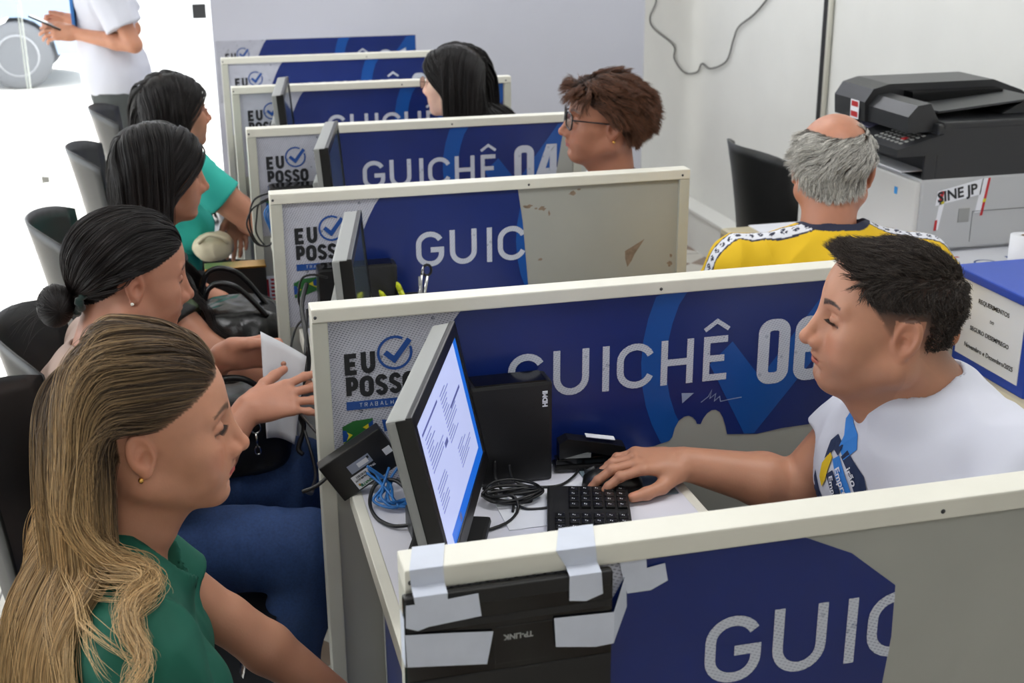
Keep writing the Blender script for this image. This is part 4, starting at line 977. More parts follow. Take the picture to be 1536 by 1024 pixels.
# ---------------------------------------------------------------- bodies
def hand_sdf(wrist, R, curl, spread=.0, thumb=(.5, .5), size=1., left=False, flat_c=None):
    """R columns: along the fingers, towards the thumb, out of the back of the hand. curl: per finger (base, mid, tip) bend in degrees"""
    w = np.array(wrist, float); f_, t_, n_ = R[:, 0], R[:, 1], R[:, 2]
    S = size
    prim = []
    def pt(a, b, c): return w + f_ * a * S + t_ * b * S + n_ * c * S
    palm_a, palm_b = pt(.012, .010, 0), pt(.012, -.012, 0)
    fingers = []
    for k, (b0, L, r0) in enumerate(((.030, (.043, .026, .021), .0092), (.010, (.047, .030, .022), .0094), (-.010, (.043, .028, .021), .0089), (-.028, (.034, .021, .018), .0080))):
        base = pt(.088 - abs(k - 1.2) * .004, b0, .002)
        ang = 0.; p = base; ch = [base]; rs = [r0 * S]
        sp = (1.5 - k) * spread
        for j in range(3):
            ang += math.radians(curl[k][j])
            d = f_ * math.cos(ang) - n_ * math.sin(ang) + t_ * sp * (1 if j == 0 else .7)
            d /= np.linalg.norm(d); p = p + d * L[j] * S; ch.append(p); rs.append(r0 * S * (.92, .84, .72)[j])
        fingers.append((ch, rs, pt(.022, b0 * .62, 0)))
    # thumb
    tb = pt(.020, .026, -.006); ta, tc = math.radians(thumb[0]), math.radians(thumb[1])
    d1 = f_ * math.cos(ta) + t_ * math.sin(ta) - n_ * .35; d1 /= np.linalg.norm(d1)
    tp1 = tb + d1 * .042 * S
    d2 = f_ * math.cos(ta - tc) + t_ * math.sin(ta - tc) - n_ * .25; d2 /= np.linalg.norm(d2)
    tp2 = tp1 + d2 * .032 * S; d3 = f_ * math.cos(ta - 1.5 * tc) + t_ * math.sin(ta - 1.5 * tc) - n_ * .2; d3 /= np.linalg.norm(d3)
    tp3 = tp2 + d3 * .026 * S
    tips = [(c[-1], c[-1] - c[-2]) for c, r, m in fingers] + [(tp3, tp3 - tp2)]
    def f(p):
        d = None
        for ch, rs, root in fingers:
            m = fcone(p, root, ch[0], .0155 * S, .0125 * S, n_, .80)          # metacarpal
            d = m if d is None else smin(d, m, .014)
        d = smin(d, fcone(p, pt(-.005, 0, 0), pt(.03, 0, 0), .024 * S, .030 * S, n_, .68), .02)
        th = chain(p, [pt(.004, .010, -.004), tb, tp1, tp2, tp3], [.018 * S, .0155 * S, .0118 * S, .0106 * S, .0086 * S], .006)
        d = smin(d, th, .012)
        for ch, rs, root in fingers:
            d = smin(d, chain(p, ch, rs, .003), .0045)
            d = smin(d, ball(p, ch[1] + n_ * .001, rs[1] * 1.04), .004)
        return d
    return f, tips
def nails(p, col, tips, n_, S=1., c=None):
    for (t, ax) in tips:
        ax = ax / np.linalg.norm(ax); nn = n_ - ax * (n_ @ ax)
        nn = nn / np.linalg.norm(nn)
        q = p - (t + nn * .006 * S - ax * .001); a = q @ ax; b = q @ nn; s = np.linalg.norm(q - np.outer(a, ax) - np.outer(b, nn), axis=1)
        m = np.clip((.0072 * S - np.sqrt(a * a * .55 + s * s * 1.2)) / .0012, 0, 1) * (b > -.004)
        cc = col * np.array([1.12, 1.0, 1.0]) if c is None else np.asarray(c)
        col[:] = col * (1 - .8 * m[:, None]) + cc * .8 * m[:, None]
def local(f, c, R):
    c = np.array(c, float)
    def g(p):
        d = np.linalg.norm(p - c, axis=-1) - R
        out = d + .03
        m = d < 0
        if m.any(): out[m] = f(p[m])
        return out
    return g
def union(parts, k=.012):
    def g(p):
        d = None
        for f in parts:
            e = f(p); d = e if d is None else smin(d, e, k)
        return d
    return g
class Fig: pass
def figure(H, hrot, P, pelvis, tyaw, sh_w=.185, chest=1., belly=1., bust=0., sh_drop=0., hunch=0., neck_end=None, sl=None, sr=None):
    """the frame of a body: head pose and place, pelvis, direction the chest faces"""
    F = Fig(); F.P = P; F.H = np.array(H); F.R = rot(*hrot); F.ty = tyaw
    F.nb = F.H + F.R @ np.array((-.052, 0, -.185)) if neck_end is None else np.array(neck_end)
    P['nk'] = tuple(((F.nb - F.H) @ F.R) * 1.02); P['nk'] = (P['nk'][0], 0, P['nk'][2])
    T = rot(tyaw); F.f = T[:, 0]; F.l = T[:, 1]
    F.pelvis = np.array(pelvis, float)
    up_ = F.nb - F.pelvis; F.tl = np.linalg.norm(up_); F.u = up_ / F.tl
    F.ff = F.f - F.u * (F.f @ F.u); F.ff /= np.linalg.norm(F.ff); F.ll = np.cross(F.u, F.ff)
    A = np.stack([F.ff, F.ll, F.u], 1)
    F.A = A
    at_ = lambda a, b, c: F.pelvis + A @ np.array((a, b, c * F.tl))
    F.at = at_
    F.SL = at_(.0 + hunch, sh_w, .90 - sh_drop) if sl is None else np.array(sl); F.SR = at_(.0 + hunch, -sh_w, .90 - sh_drop) if sr is None else np.array(sr)
    F.chest, F.belly, F.bust = chest, belly, bust
    def torso(grow=0.):
        def f(p):
            g = grow
            d = ell(p, at_(.0, 0, .66), (.105 * chest + g, .155 * chest + g, .30 * F.tl + g), A)
            d = smin(d, ell(p, at_(.015, 0, .30), (.110 * belly + g, .140 * belly + g, .26 * F.tl + g), A), .06)
            d = smin(d, ell(p, at_(.0, 0, .04), (.125 * belly + g, .165 * belly + g, .12 + g), A), .05)
            for S_ in (F.SL, F.SR):
                d = smin(d, cone(p, at_(-.005, 0, .84), S_, .075 * chest + g, .052 + g), .05)
                d = smin(d, cone(p, F.nb + F.u * .0, S_ + F.u * .012, .040 + g, .030 + g), .045)
            if grow > 0: d = smin(d, ell(p, F.nb + F.ff * .018 - F.u * .004, (.084, .082, .040), A), .03)
            if bust:
                for s_ in (-1, 1): d = smin(d, ell(p, at_(.085, s_ * .075, .60), (.062 + g + bust, .066 + g + bust, .064 + g + bust), A), .035)
            return d
        return f
    F.torso = torso
    return F
def arm(S_, E_, W_, male=1., fat=1.):
    S_, E_, W_ = map(lambda v: np.array(v, float), (S_, E_, W_))
    def f(p):
        d = cone(p, S_, E_ * .45 + S_ * .55, .050 * fat, .046 * fat * male)
        d = smin(d, cone(p, E_ * .45 + S_ * .55, E_, .046 * fat * male, .036 * fat * male), .01)
        M_ = E_ * .70 + W_ * .30
        d = smin(d, cone(p, E_, M_, .038 * fat * male, .040 * fat * male), .012)
        d = smin(d, cone(p, M_, W_, .040 * fat * male, .0255 * male * (fat * .5 + .5)), .012)
        return d
    return f
def sleeve(S_, E_, t, r0, r1, open_end=True):
    S_, E_ = np.array(S_, float), np.array(E_, float); ax = (E_ - S_) / np.linalg.norm(E_ - S_); L = np.linalg.norm(E_ - S_)
    def f(p):
        d = cone(p, S_, S_ + ax * L * (t + .12), r0, r1)
        return smax(d, (p - S_) @ ax - L * t, .004)
    return f
def folds(p, seed, amp=.0035, sc=(16, 16, 9)):
    a = vnoise(p * np.array(sc), 1., seed); b = vnoise(p * np.array(sc) * 2.3, 1., seed + 3)
    return amp * ((1 - np.abs(a) * 2) * .8 + .35 * b)
SKIN = {}
def skin_mat():
    if 'm' not in SKIN: SKIN['m'] = col_mat('skin', .46, .45, sss=.12, bump=.10, bscale=260)
    return SKIN['m']
def build_skin(F, name, label, base, parts, box, h, tips=(), paint=None, head=True, group=None, nail=None, **kw):
    fs = []
    if head:
        hf = head_sdf(F.P); Ri = F.R
        fs.append(local(lambda p: hf((p - F.H) @ Ri), F.H + F.R @ np.array((-.01, 0, -.04)), .25))
    fs += parts
    f = union(fs)
    V, Q = polygonise(f, box[0], box[1], h)
    me = np_mesh(name, V, Q)
    q = (V - F.H) @ F.R
    col = skin_paint(q, base, F.P, **kw) if head else np.tile(base, (len(V), 1)) * (1 + .05 * vnoise(V, 60., 3))[:, None]
    far = np.linalg.norm(q, axis=1) > .2
    col[far] = base * (1 + .06 * vnoise(V[far], 45., 3))[:, None]
    for (tp, n_, S_) in tips: nails(V, col, tp, n_, S_, nail)
    if paint: paint(V, q, col)
    set_col(me, np.clip(col, 0, 1))
    o = lk(name, me, skin_mat()); tag(o, label, 'person', group); o['kind'] = 'thing'
    F.obj = o; F.sdf = f; F.V = V; F.q = q
    return o
def cloth(F, name, f, box, h, m, colf=None, seed=1, amp=.003, sc=(16, 16, 9), parent=None):
    g = lambda p: f(p) - folds(p, seed, amp, sc)
    V, Q = polygonise(g, box[0], box[1], h)
    me = np_mesh(name, V, Q)
    if colf is not None: set_col(me, np.clip(colf(V), 0, 1))
    return lk(name, me, m, parent or F.obj)
def grad(f, p, e=.003):
    return np.stack([f(p + np.eye(3)[k] * e) - f(p - np.eye(3)[k] * e) for k in range(3)], -1) / (2 * e)
def hair_mat(name, root, tip, rough=.42, spec=.35):
    m = mat(name, root, rough, spec=spec, sheen=.0); nt = m.node_tree; N = nt.nodes.new; L = nt.links.new
    hi = N('ShaderNodeHairInfo'); mx = N('ShaderNodeMix'); mx.data_type = 'RGBA'
    mx.inputs['A'].default_value = tuple(root) + (1,); mx.inputs['B'].default_value = tuple(tip) + (1,)
    mr = N('ShaderNodeMapRange'); mr.inputs[1].default_value = .12; mr.inputs[2].default_value = .62; L(hi.outputs['Intercept'], mr.inputs[0])
    ad = N('ShaderNodeMath'); ad.operation = 'MULTIPLY_ADD'; ad.inputs[1].default_value = .5; ad.inputs[2].default_value = -.25; L(hi.outputs['Random'], ad.inputs[0])
    a2 = N('ShaderNodeMath'); a2.operation = 'ADD'; a2.use_clamp = True; L(mr.outputs[0], a2.inputs[0]); L(ad.outputs[0], a2.inputs[1])
    L(a2.outputs[0], mx.inputs['Factor'])
    sc = N('ShaderNodeVectorMath'); sc.operation = 'SCALE'; L(mx.outputs['Result'], sc.inputs[0])
    rr = N('ShaderNodeMapRange'); rr.inputs[3].default_value = .55; rr.inputs[4].default_value = 1.5; L(hi.outputs['Random'], rr.inputs[0]); L(rr.outputs[0], sc.inputs['Scale'])
    L(sc.outputs[0], nt.nodes['Principled BSDF'].inputs['Base Color'])
    return m
def hairline(q, drop=0., front=.0):
    """True on the hairy part of the scalp, in head space"""
    x, y, z = q[:, 0], np.abs(q[:, 1]), q[:, 2]
    lim = np.where(x > 0, .016 + .62 * x + front * np.clip(x / .06, 0, 1), .016 + .95 * x)
    lim = np.maximum(lim - drop, -.085)
    m = (z > lim) & (x < .082)
    ear = (np.abs(x + .016) < .024) & (z < .022) & (z > -.05)
    nosc = (x > .045) & (y > .052 + .1 * (.06 - np.minimum(z, .06))) & (z < .045)
    return m & ~ear & ~nosc & (z > -.08)
def groom(F, name, label_m, n_guides, kids, length, comb, radius=.00035, steps=36, grav=.5, offs=(.002, .012), stiff=.6, clump=.006, frizz=.002, curl=0., seed=1, mask=None, avoid=None, lenf=None, parent=None, spread_tip=.6, wave=None, rootmask=None):
    """strands laid over the head and shoulders: each guide steps along its comb direction and gravity and is pushed out of the body"""
    rs = np.random.RandomState(seed)
    q = F.q; mk = (hairline(q) if mask is None else mask(q)) & (np.linalg.norm(q, axis=1) < .17)
    idx = np.where(mk)[0]
    tot = n_guides * kids
    gi = rs.choice(idx, n_guides, replace=len(idx) < n_guides)
    G0 = F.V[gi]
    body = F.sdf if avoid is None else avoid
    offv = offs[0] + (offs[1] - offs[0]) * rs.rand(n_guides)
    P_ = [G0.copy()]; p = G0.copy(); d = grad(body, p); d /= np.linalg.norm(d, axis=1)[:, None] + 1e-9
    Ls = length * (.82 + .3 * rs.rand(n_guides)) * (1 if lenf is None else lenf((G0 - F.H) @ F.R))
    st = Ls / steps
    nz = rs.rand(n_guides)
    for k in range(steps):
        ql = (p - F.H) @ F.R
        c = comb(ql, k / steps, (G0 - F.H) @ F.R)                      # head space direction
        w = c @ F.R.T + np.array((0, 0, -1.)) * grav
        if curl: w = w + curl * np.stack([vnoise(p * 1., 38., seed + 11), vnoise(p, 38., seed + 12), vnoise(p, 38., seed + 13)], -1)
        n_ = grad(body, p); n_ /= np.linalg.norm(n_, axis=1)[:, None] + 1e-9
        dd = body(p)
        near = np.clip(1 - (dd - offv) / .02, 0, 1)[:, None]
        w = w - n_ * np.minimum((w * n_).sum(1), 0)[:, None] * near
        w /= np.linalg.norm(w, axis=1)[:, None] + 1e-9
        s_ = stiff if k else .2
        d = d * s_ + w * (1 - s_); d /= np.linalg.norm(d, axis=1)[:, None] + 1e-9
        p = p + d * st[:, None]
        dd = body(p); tgt = offv * min(1, (k + 1) / 4.)
        push = np.clip(tgt - dd, 0, .02)
        n_ = grad(body, p); n_ /= np.linalg.norm(n_, axis=1)[:, None] + 1e-9
        p = p + n_ * push[:, None]
        P_.append(p.copy())
    Gd = np.stack(P_, 1)                                             # guides x (steps+1) x 3
    # children
    tree_r = rs.choice(idx, tot, replace=True); C0 = F.V[tree_r] + rs.normal(0, .0006, (tot, 3))
    near = np.empty(tot, int)
    for s in range(0, tot, 2000):
        D2 = ((C0[s:s + 2000, None] - G0[None]) ** 2).sum(-1); near[s:s + 2000] = D2.argmin(1)
    g = Gd[near]; off = C0 - G0[near]; ol = np.linalg.norm(off, axis=1)
    off *= np.minimum(1, clump / np.maximum(ol, 1e-6) * 2.2)[:, None]
    t = np.linspace(0, 1, steps + 1)[None, :, None]
    fr = rs.normal(0, frizz, (tot, 3))[:, None] * t + rs.normal(0, frizz * .4, (tot, 1, 3)) * np.sin(t * (6 + 8 * rs.rand(tot, 1, 1)) + 6.28 * rs.rand(tot, 1, 1))
    K = g + off[:, None] * (1 - (1 - spread_tip) * t) + fr * np.minimum(1, t * 4)
    K[:, 0] = C0
    if wave is not None: K = wave(K, t, rs)
    cut = (.86 + .14 * rs.rand(tot))
    # push children out of the body a little
    fl = K[:, 2:].reshape(-1, 3)
    for s in range(0, len(fl), 200000):
        x = fl[s:s + 200000]; dd = body(x); m = dd < .0015
        if m.any():
            n_ = grad(body, x[m]); n_ /= np.linalg.norm(n_, axis=1)[:, None] + 1e-9; x[m] += n_ * (.0015 - dd[m])[:, None]
    K[:, 2:] = fl.reshape(tot, steps - 1, 3)
    return add_curves(name, K, radius, label_m, parent or F.obj, rs)
def add_curves(name, K, radius, m, parent, rs=None):
    n, k, _ = K.shape
    hc = bpy.data.hair_curves.new(name); hc.add_curves([k] * n)
    hc.attributes['position'].data.foreach_set('vector', K.astype(np.float32).ravel())
    ra = hc.attributes.get('radius') or hc.attributes.new('radius', 'FLOAT', 'POINT')
    tp = np.ones(k); tp[-4:] = (.9, .75, .5, .2); tp[0] = .6
    ra.data.foreach_set('value', (radius * np.tile(tp, n)).astype(np.float32))
    hc.materials.append(m)
    o = bpy.data.objects.new(name, hc); COL.objects.link(o)
    if parent is not None: o.parent = parent
    return o
def glasses(F, m, lens_m, thick=.0016, w=.027, hgt=.019, z0=-.002, name='glasses', square=2.6):
    t = empty(name); t.parent = F.obj
    Mh = Matrix.Translation(tuple(F.H)) @ Matrix(F.R.tolist()).to_4x4()
    b = MB()
    for s_ in (-1, 1):
        ring = []
        for i in range(28):
            a = 2 * PI * i / 28; c, s2 = math.cos(a), math.sin(a)
            ring.append((.1035 - abs(c * w + .034 - 0) * .12, s_ * (.034 + w * math.copysign(abs(c) ** (2 / square), c)), z0 + hgt * math.copysign(abs(s2) ** (2 / square), s2)))
        b.tube([Mh @ Vector(v) for v in ring], thick, 6, closed=True)
        b.tube([Mh @ Vector(v) for v in ((.096, s_ * (.034 + w), z0 + .008), (.088, s_ * .070, z0 + .009), (.03, s_ * .080, z0 + .008), (-.012, s_ * .082, z0 + .006), (-.030, s_ * .082, z0 - .012))], thick, 6)
        l = MB(); l.flat = True; l.poly([Mh @ Vector(v) for v in ring]); l.build('lens', lens_m, t)
    b.tube([Mh @ Vector(v) for v in ((.104, -.008, z0 + .004), (.106, 0, z0 + .007), (.104, .008, z0 + .004))], thick, 6)
    b.build('glasses_frame', m, t)
    return t
def earring(F, side, m, r=.0035, drop=.0):
    p = F.H + F.R @ np.array((-.016, side * .0825, -.038 - drop))
    b = MB().lathe([(0, -r), (r * .7, -r * .7), (r, 0), (r * .7, r * .7), (0, r)], tuple(p), 12); b.build('earring', m, F.obj)

def lashes(F, m):
    K = []; zl = -.0035 - F.P['lid']
    for s_ in (-1, 1):
        for i in range(34):
            u = i / 33; y = .0195 + .027 * u; x = .0868 - .0048 * u - .0016 * math.sin(PI * u) * -1
            a = np.array((x - .001, s_ * y, zl + .0012)); d = np.array((.0075 - .002 * u, s_ * (-.001 + .005 * u), -.0035)); t = np.linspace(0, 1, 5)[:, None]
            K.append(F.H + (a + d * t + np.array((0, 0, .0022)) * t * t) @ F.R.T)
    add_curves('eyelashes', np.array(K), .00030, m, F.obj)
def neck_hole(F, r, drop=.010):
    n_ = F.u + F.ff * .45; n_ /= np.linalg.norm(n_)
    def g(p):
        c = cone(p, F.nb - F.u * .03 + F.ff * .010, F.nb + F.u * .12 + F.ff * .03, r, r * 1.12)
        return smax(c, -((p - F.nb) @ n_) - drop, .004)
    return g
def stool(label, loc):
    t = thing('office_stool', label, 'stool', loc, 0, 'low stools on the clerks side')
    MB().lathe([(0, .40), (.17, .40), (.18, .42), (.18, .445), (.165, .455), (0, .455)], n=28).build('seat', M['blackm'], t)
    MB().lathe([(0, .06), (.022, .06), (.022, .40), (0, .40)], n=14).build('column', M['chrome'], t)
    for k in range(5):
        a = 2 * PI * k / 5; g = MB().tube([(0, 0, .085), (.22 * math.cos(a), .22 * math.sin(a), .06)], [.02, .014]).build('leg', M['blackm'], t)
        MB().tube([(.22 * math.cos(a) - .014 * math.sin(a), .22 * math.sin(a) + .014 * math.cos(a), .027), (.22 * math.cos(a) + .014 * math.sin(a), .22 * math.sin(a) - .014 * math.cos(a), .027)], .026, 14).build('caster', M['black'], g)
    return t
# ---------------------------------------------------------------- people
import time as _t
_t0 = _t.time()
def stamp(s): print('%s %.1f' % (s, _t.time() - _t0))
BLK = S(20, 17, 17)
Mhair_black = hair_mat('black_hair', S(22, 19, 20), S(34, 28, 27))
M['denim'] = mat('blue_denim', S(34, 62, 110), .8, noise=.25, nscale=220, bump=.2, bscale=900)
M['darktrouser'] = mat('dark_trousers', S(40, 42, 46), .8, bump=.2, bscale=700)
M['gold'] = mat('gold', S(220, 170, 90), .25, metal=1.)
M['lens'] = M['clear']
def legs(F, knL, knR, anL, anR, m, h=.006, grow=1., name='trousers', seed=5, amp=.003):
    pl = F.pelvis
    hL = F.at(0.02, .085, .02); hR = F.at(.02, -.085, .02)
    def f(p):
        d = ell(p, F.at(0, 0, .03), (.135, .17, .12), F.A)
        for hp, kn, an in ((hL, knL, anL), (hR, knR, anR)):
            d = smin(d, chain(p, [hp, kn], [.088 * grow, .064 * grow], .02), .04)
            d = smin(d, chain(p, [kn, an], [.063 * grow, .046 * grow], .02), .02)
        return d
    pts = np.array([pl, knL, knR, anL, anR]); lo = pts.min(0) - .20; hi = pts.max(0) + .20
    o = cloth(F, name, f, (lo, hi), h, m, seed=seed, amp=amp)
    for an, kn in ((anL, knL), (anR, knR)):
        d = F.f; a = np.array(an)
        def sh(p, a=a):
            e = cone(p, a + d * -.02 + np.array((0, 0, -.055)), a + d * .14 + np.array((0, 0, -.062)), .040, .034)
            return smax(e, -(p[..., 2] - (a[2] - .098)), .006)
        V, Q = polygonise(sh, a + np.array((-.25, -.25, -.12)), a + np.array((.25, .25, .06)), .005)
        lk('shoe', np_mesh('shoe', V, Q), M['blackm'], F.obj)
    return o
def plain(F, c): return None

# ===== the clerk in white
def clerk_white():
    P = dict(HD, fat=1.3, nose=1.06, nose_len=.000, chin=-.002, neck=.062, wide=1.03, lips=.95, ear=1.08, lid=.0)
    F = figure((.8118, .4593, 1.1627), (163.6, -4, -.5), P, (.935, .45, .56), 191, sh_w=.185, chest=1.28, belly=1.32, neck_end=(.890, .452, 1.040), sl=(.945, .258, .985), sr=(.930, .600, .975))
    W_, E_ = (.600, .690, .847), (.790, .650, .798)
    Rh = np.stack([np.array((-.985, .06, .14)), np.array((-.06, -.985, -.10)), np.array((0., 0., 1.))], 1)
    Rh[:, 2] = np.cross(Rh[:, 1], Rh[:, 0]) * 1.; Rh[:, 2] *= np.sign(Rh[2, 2]); Rh /= np.linalg.norm(Rh, axis=0)
    hf, tips = hand_sdf(W_, Rh, [(20, 26, 14), (18, 26, 14), (20, 26, 14), (24, 28, 18)], spread=.06, thumb=(36, 16), size=.98)
    aR = arm(F.SR, E_, W_, 1.06, 1.10); E2, W2 = (.80, .20, .80), (.62, .30, .84)
    aL = arm(F.SL, E2, W2, 1.06, 1.08)
    R2 = np.stack([np.array((-1, 0, 0.)), np.array((0, 1., 0)), np.array((0, 0, 1.))], 1)
    hf2, tips2 = hand_sdf(W2, R2, [(10, 20, 12)] * 4, .05, (40, 10))
    parts = [F.torso(-.010), local(aR, (.76, .64, .88), .31), local(aL, (.79, .25, .88), .30), local(hf, (.51, .70, .85), .13), local(hf2, (.54, .30, .84), .13)]
    base = srgb(190, 136, 108)
    def paint(V, q, col):
        x, z, y = q[:, 0], q[:, 2], np.abs(q[:, 1])
        # short sides: the scalp shows through, darker towards the top
        m = ((hairline(q, .012, -.002) & (x < .030 + .75 * (z - .02))) | ((x < .022) & (x > -.02) & (z > -.012) & (z < .06) & (y > .05))) & (np.linalg.norm(q, axis=1) < .17)
        m &= ~((np.abs(x + .016) < .021) & (z < .020))
        a = np.clip((z + .035 + .7 * np.clip(-.03 - x, 0, .08)) / .075, .0, .92) * np.clip((.030 + .75 * (z - .02) - x) / .008, 0, 1)
        a = np.where(m, a, 0)
        col[:] = col * (1 - a[:, None]) + np.array(S(34, 28, 26)) * a[:, None]
    build_skin(F, 'person', 'person in a white printed T-shirt using a mouse, facing the lit monitor', base, parts, ((.38, .12, .74), (1.10, .80, 1.32)), .0021, [(tips, Rh[:, 2], 1)], paint, stubble=.22, brows=S(44, 32, 28))
    stamp('clerk skin')
    def f(p):
        d = F.torso(.006)(p)
        d = smin(d, sleeve(F.SR, E_, .56, .062, .068)(p), .03); d = smin(d, sleeve(F.SL, E2, .70, .064, .068)(p), .03)
        d = smax(d, -neck_hole(F, .066)(p), .005)
        return d
    cols = {}
    sh = cloth(F, 't_shirt', f, ((.60, .10, .45), (1.22, .82, 1.10)), .0045, mat('white_cotton', S(210, 212, 224), .85, bump=.15, bscale=1500), seed=3, amp=.006, sc=(13, 13, 9))
    stamp('clerk shirt')
    # printed emblem on the chest, laid on the cloth
    b = MB(); b.flat = True
    def onto_n(UV, e):   # u across towards his left (+), v up, metres, from the emblem centre
        UV = np.asarray(UV, float).reshape(-1, 2)
        p = F.at(.24, -.030, .728) + np.outer(UV[:, 0], F.ll) * 1.25 + np.outer(UV[:, 1], F.u) * 1.25
        g = lambda x: f(x) - folds(x, 3, .006, (13, 13, 9)); run = np.zeros(len(p))
        for _ in range(45):
            dd = np.where(run < .20, np.clip(g(p), 0, .02), 0) * .8
            p = p - F.ff * dd[:, None]; run += dd
        return p + F.ff * (.0016 + e)
    def onto(u, v, e): return onto_n([(u, v)], e)[0]
    def patch(pts, mi, e):
        # subdivide along the outline strip between two rails
        n = len(pts) // 2; A_, B_ = pts[:n], pts[n:][::-1]
        rows = []
        for a, c in zip(A_, B_):
            rows.append(onto_n([(a[0] + (c[0] - a[0]) * t / 5, a[1] + (c[1] - a[1]) * t / 5) for t in range(6)], e))
        for i in range(n - 1):
            for t in range(5): b.poly([rows[i][t], rows[i][t + 1], rows[i + 1][t + 1], rows[i + 1][t]], mi)
    patch([(-.030, .070), (-.018, .055), (-.022, .040), (-.004, .030), (.018, .052), (.012, .068), (-.006, .075), (-.020, .088)], 0, 0)
    patch([(-.050, .012), (-.035, .030), (-.018, .030), (-.012, .045), (-.034, .050), (-.050, .035)], 1, .0002)
    patch([(-.010, .032), (.010, .018), (.022, .000), (.034, -.012), (.042, .010), (.036, .024), (.016, .036), (.0, .044)], 1, .0004)
    patch([(-.030, .020), (-.012, .005), (.004, -.012), (.012, -.040), (.014, -.066), (.030, -.060), (.032, -.034), (.022, -.008), (.004, .014), (-.014, .032)], 0, .0006)
    patch([(-.036, -.002), (-.020, -.014), (-.006, -.030), (-.002, -.066), (.010, -.066), (.010, -.034), (-.002, -.006), (-.022, .010)], 1, .0008)
    patch([(-.052, -.012), (-.044, -.022), (-.036, -.010), (-.032, .022), (-.042, .024), (-.052, .006)], 2, .0010)
    patch([(-.068, -.010), (-.050, -.030), (-.030, -.050), (-.026, -.066), (-.075, -.066), (-.072, -.055), (-.074, -.040), (-.070, -.020)], 1, .0)
    patch([(-.110, -.075), (-.085, -.060), (-.070, -.045), (-.066, -.060), (-.085, -.075), (-.105, -.088)], 0, .0002)
    b.build('chest_print', [mat('print_sky_blue', S(52, 130, 214), .7), mat('print_navy', S(30, 48, 84), .7), mat('print_yellow', S(226, 190, 30), .7), mat('print_white', S(228, 230, 240), .8)], sh)
    for txt, u0, v0, ang, sz in (('irão', .004, .0215, -46, .0150), ('Empre', -.016, .0150, -50, .0140), ('Empre', -.026, .0005, -56, .0130)):
        to = text_mesh('print_lettering', txt, sz, bpy.data.materials['print_white'], Matrix.Translation((u0, v0, 0)) @ Matrix.Rotation(math.radians(ang), 4, 'Z'), sh, .0003, extr=0.)
        co = np.empty(len(to.data.vertices) * 3, np.float32); to.data.vertices.foreach_get('co', co); co = co.reshape(-1, 3)
        to.data.vertices.foreach_set('co', onto_n(co[:, :2], .0022).astype(np.float32).ravel()); to.data.update()
    # hair: short on the sides, brushed up at the front
    hm = hair_mat('dark_brown_hair', S(30, 25, 23), S(54, 45, 39))
    def comb(q, t, q0):
        c = np.zeros_like(q); top = np.clip((q0[:, 2] - .045) / .04, 0, 1)
        c[:, 0] = .55 * top - .25 * (1 - top); c[:, 2] = .40 * top * np.clip((q0[:, 0] - .02) / .04, 0, 1) - .35 * (1 - top); c[:, 1] = -.25 * top + .3 * np.sign(q[:, 1]) * (1 - top)
        return c
    def lf(q):
        z = q[:, 2]; return np.clip((z + .006) / .080, .12, 1) ** 1.8 * (1 - .45 * np.clip((-.05 - q[:, 0]) / .04, 0, 1)) * (1 + .35 * np.clip((q[:, 0] - .03) / .05, 0, 1))
    lashes(F, hm)
    groom(F, 'hair', hm, 900, 16, .025, comb, .00030, 8, .05, (.001, .0055), .55, .006, .0022, seed=4, lenf=lf, mask=lambda q: hairline(q, .0, -.002) & (q[:, 0] < .026 + .75 * (q[:, 2] - .02)) & (q[:, 2] > np.where(q[:, 0] > -.045, .036, -.030)))
    legs(F, (.66, .56, .50), (.68, .34, .50), (.70, .56, .10), (.72, .34, .10), M['darktrouser'])
    stamp('clerk')
clerk_white()
for lb, lc in (('low black stool under the clerk in white', (1.04, .45, 0)), ('low black stool under the woman with short brown hair', (1.10, 2.12, 0)), ('low black stool under the clerk with long black hair', (1.0, 3.02, 0)), ('low black stool under the man in yellow', (1.20, 1.30, 0))): stool(lb, lc)

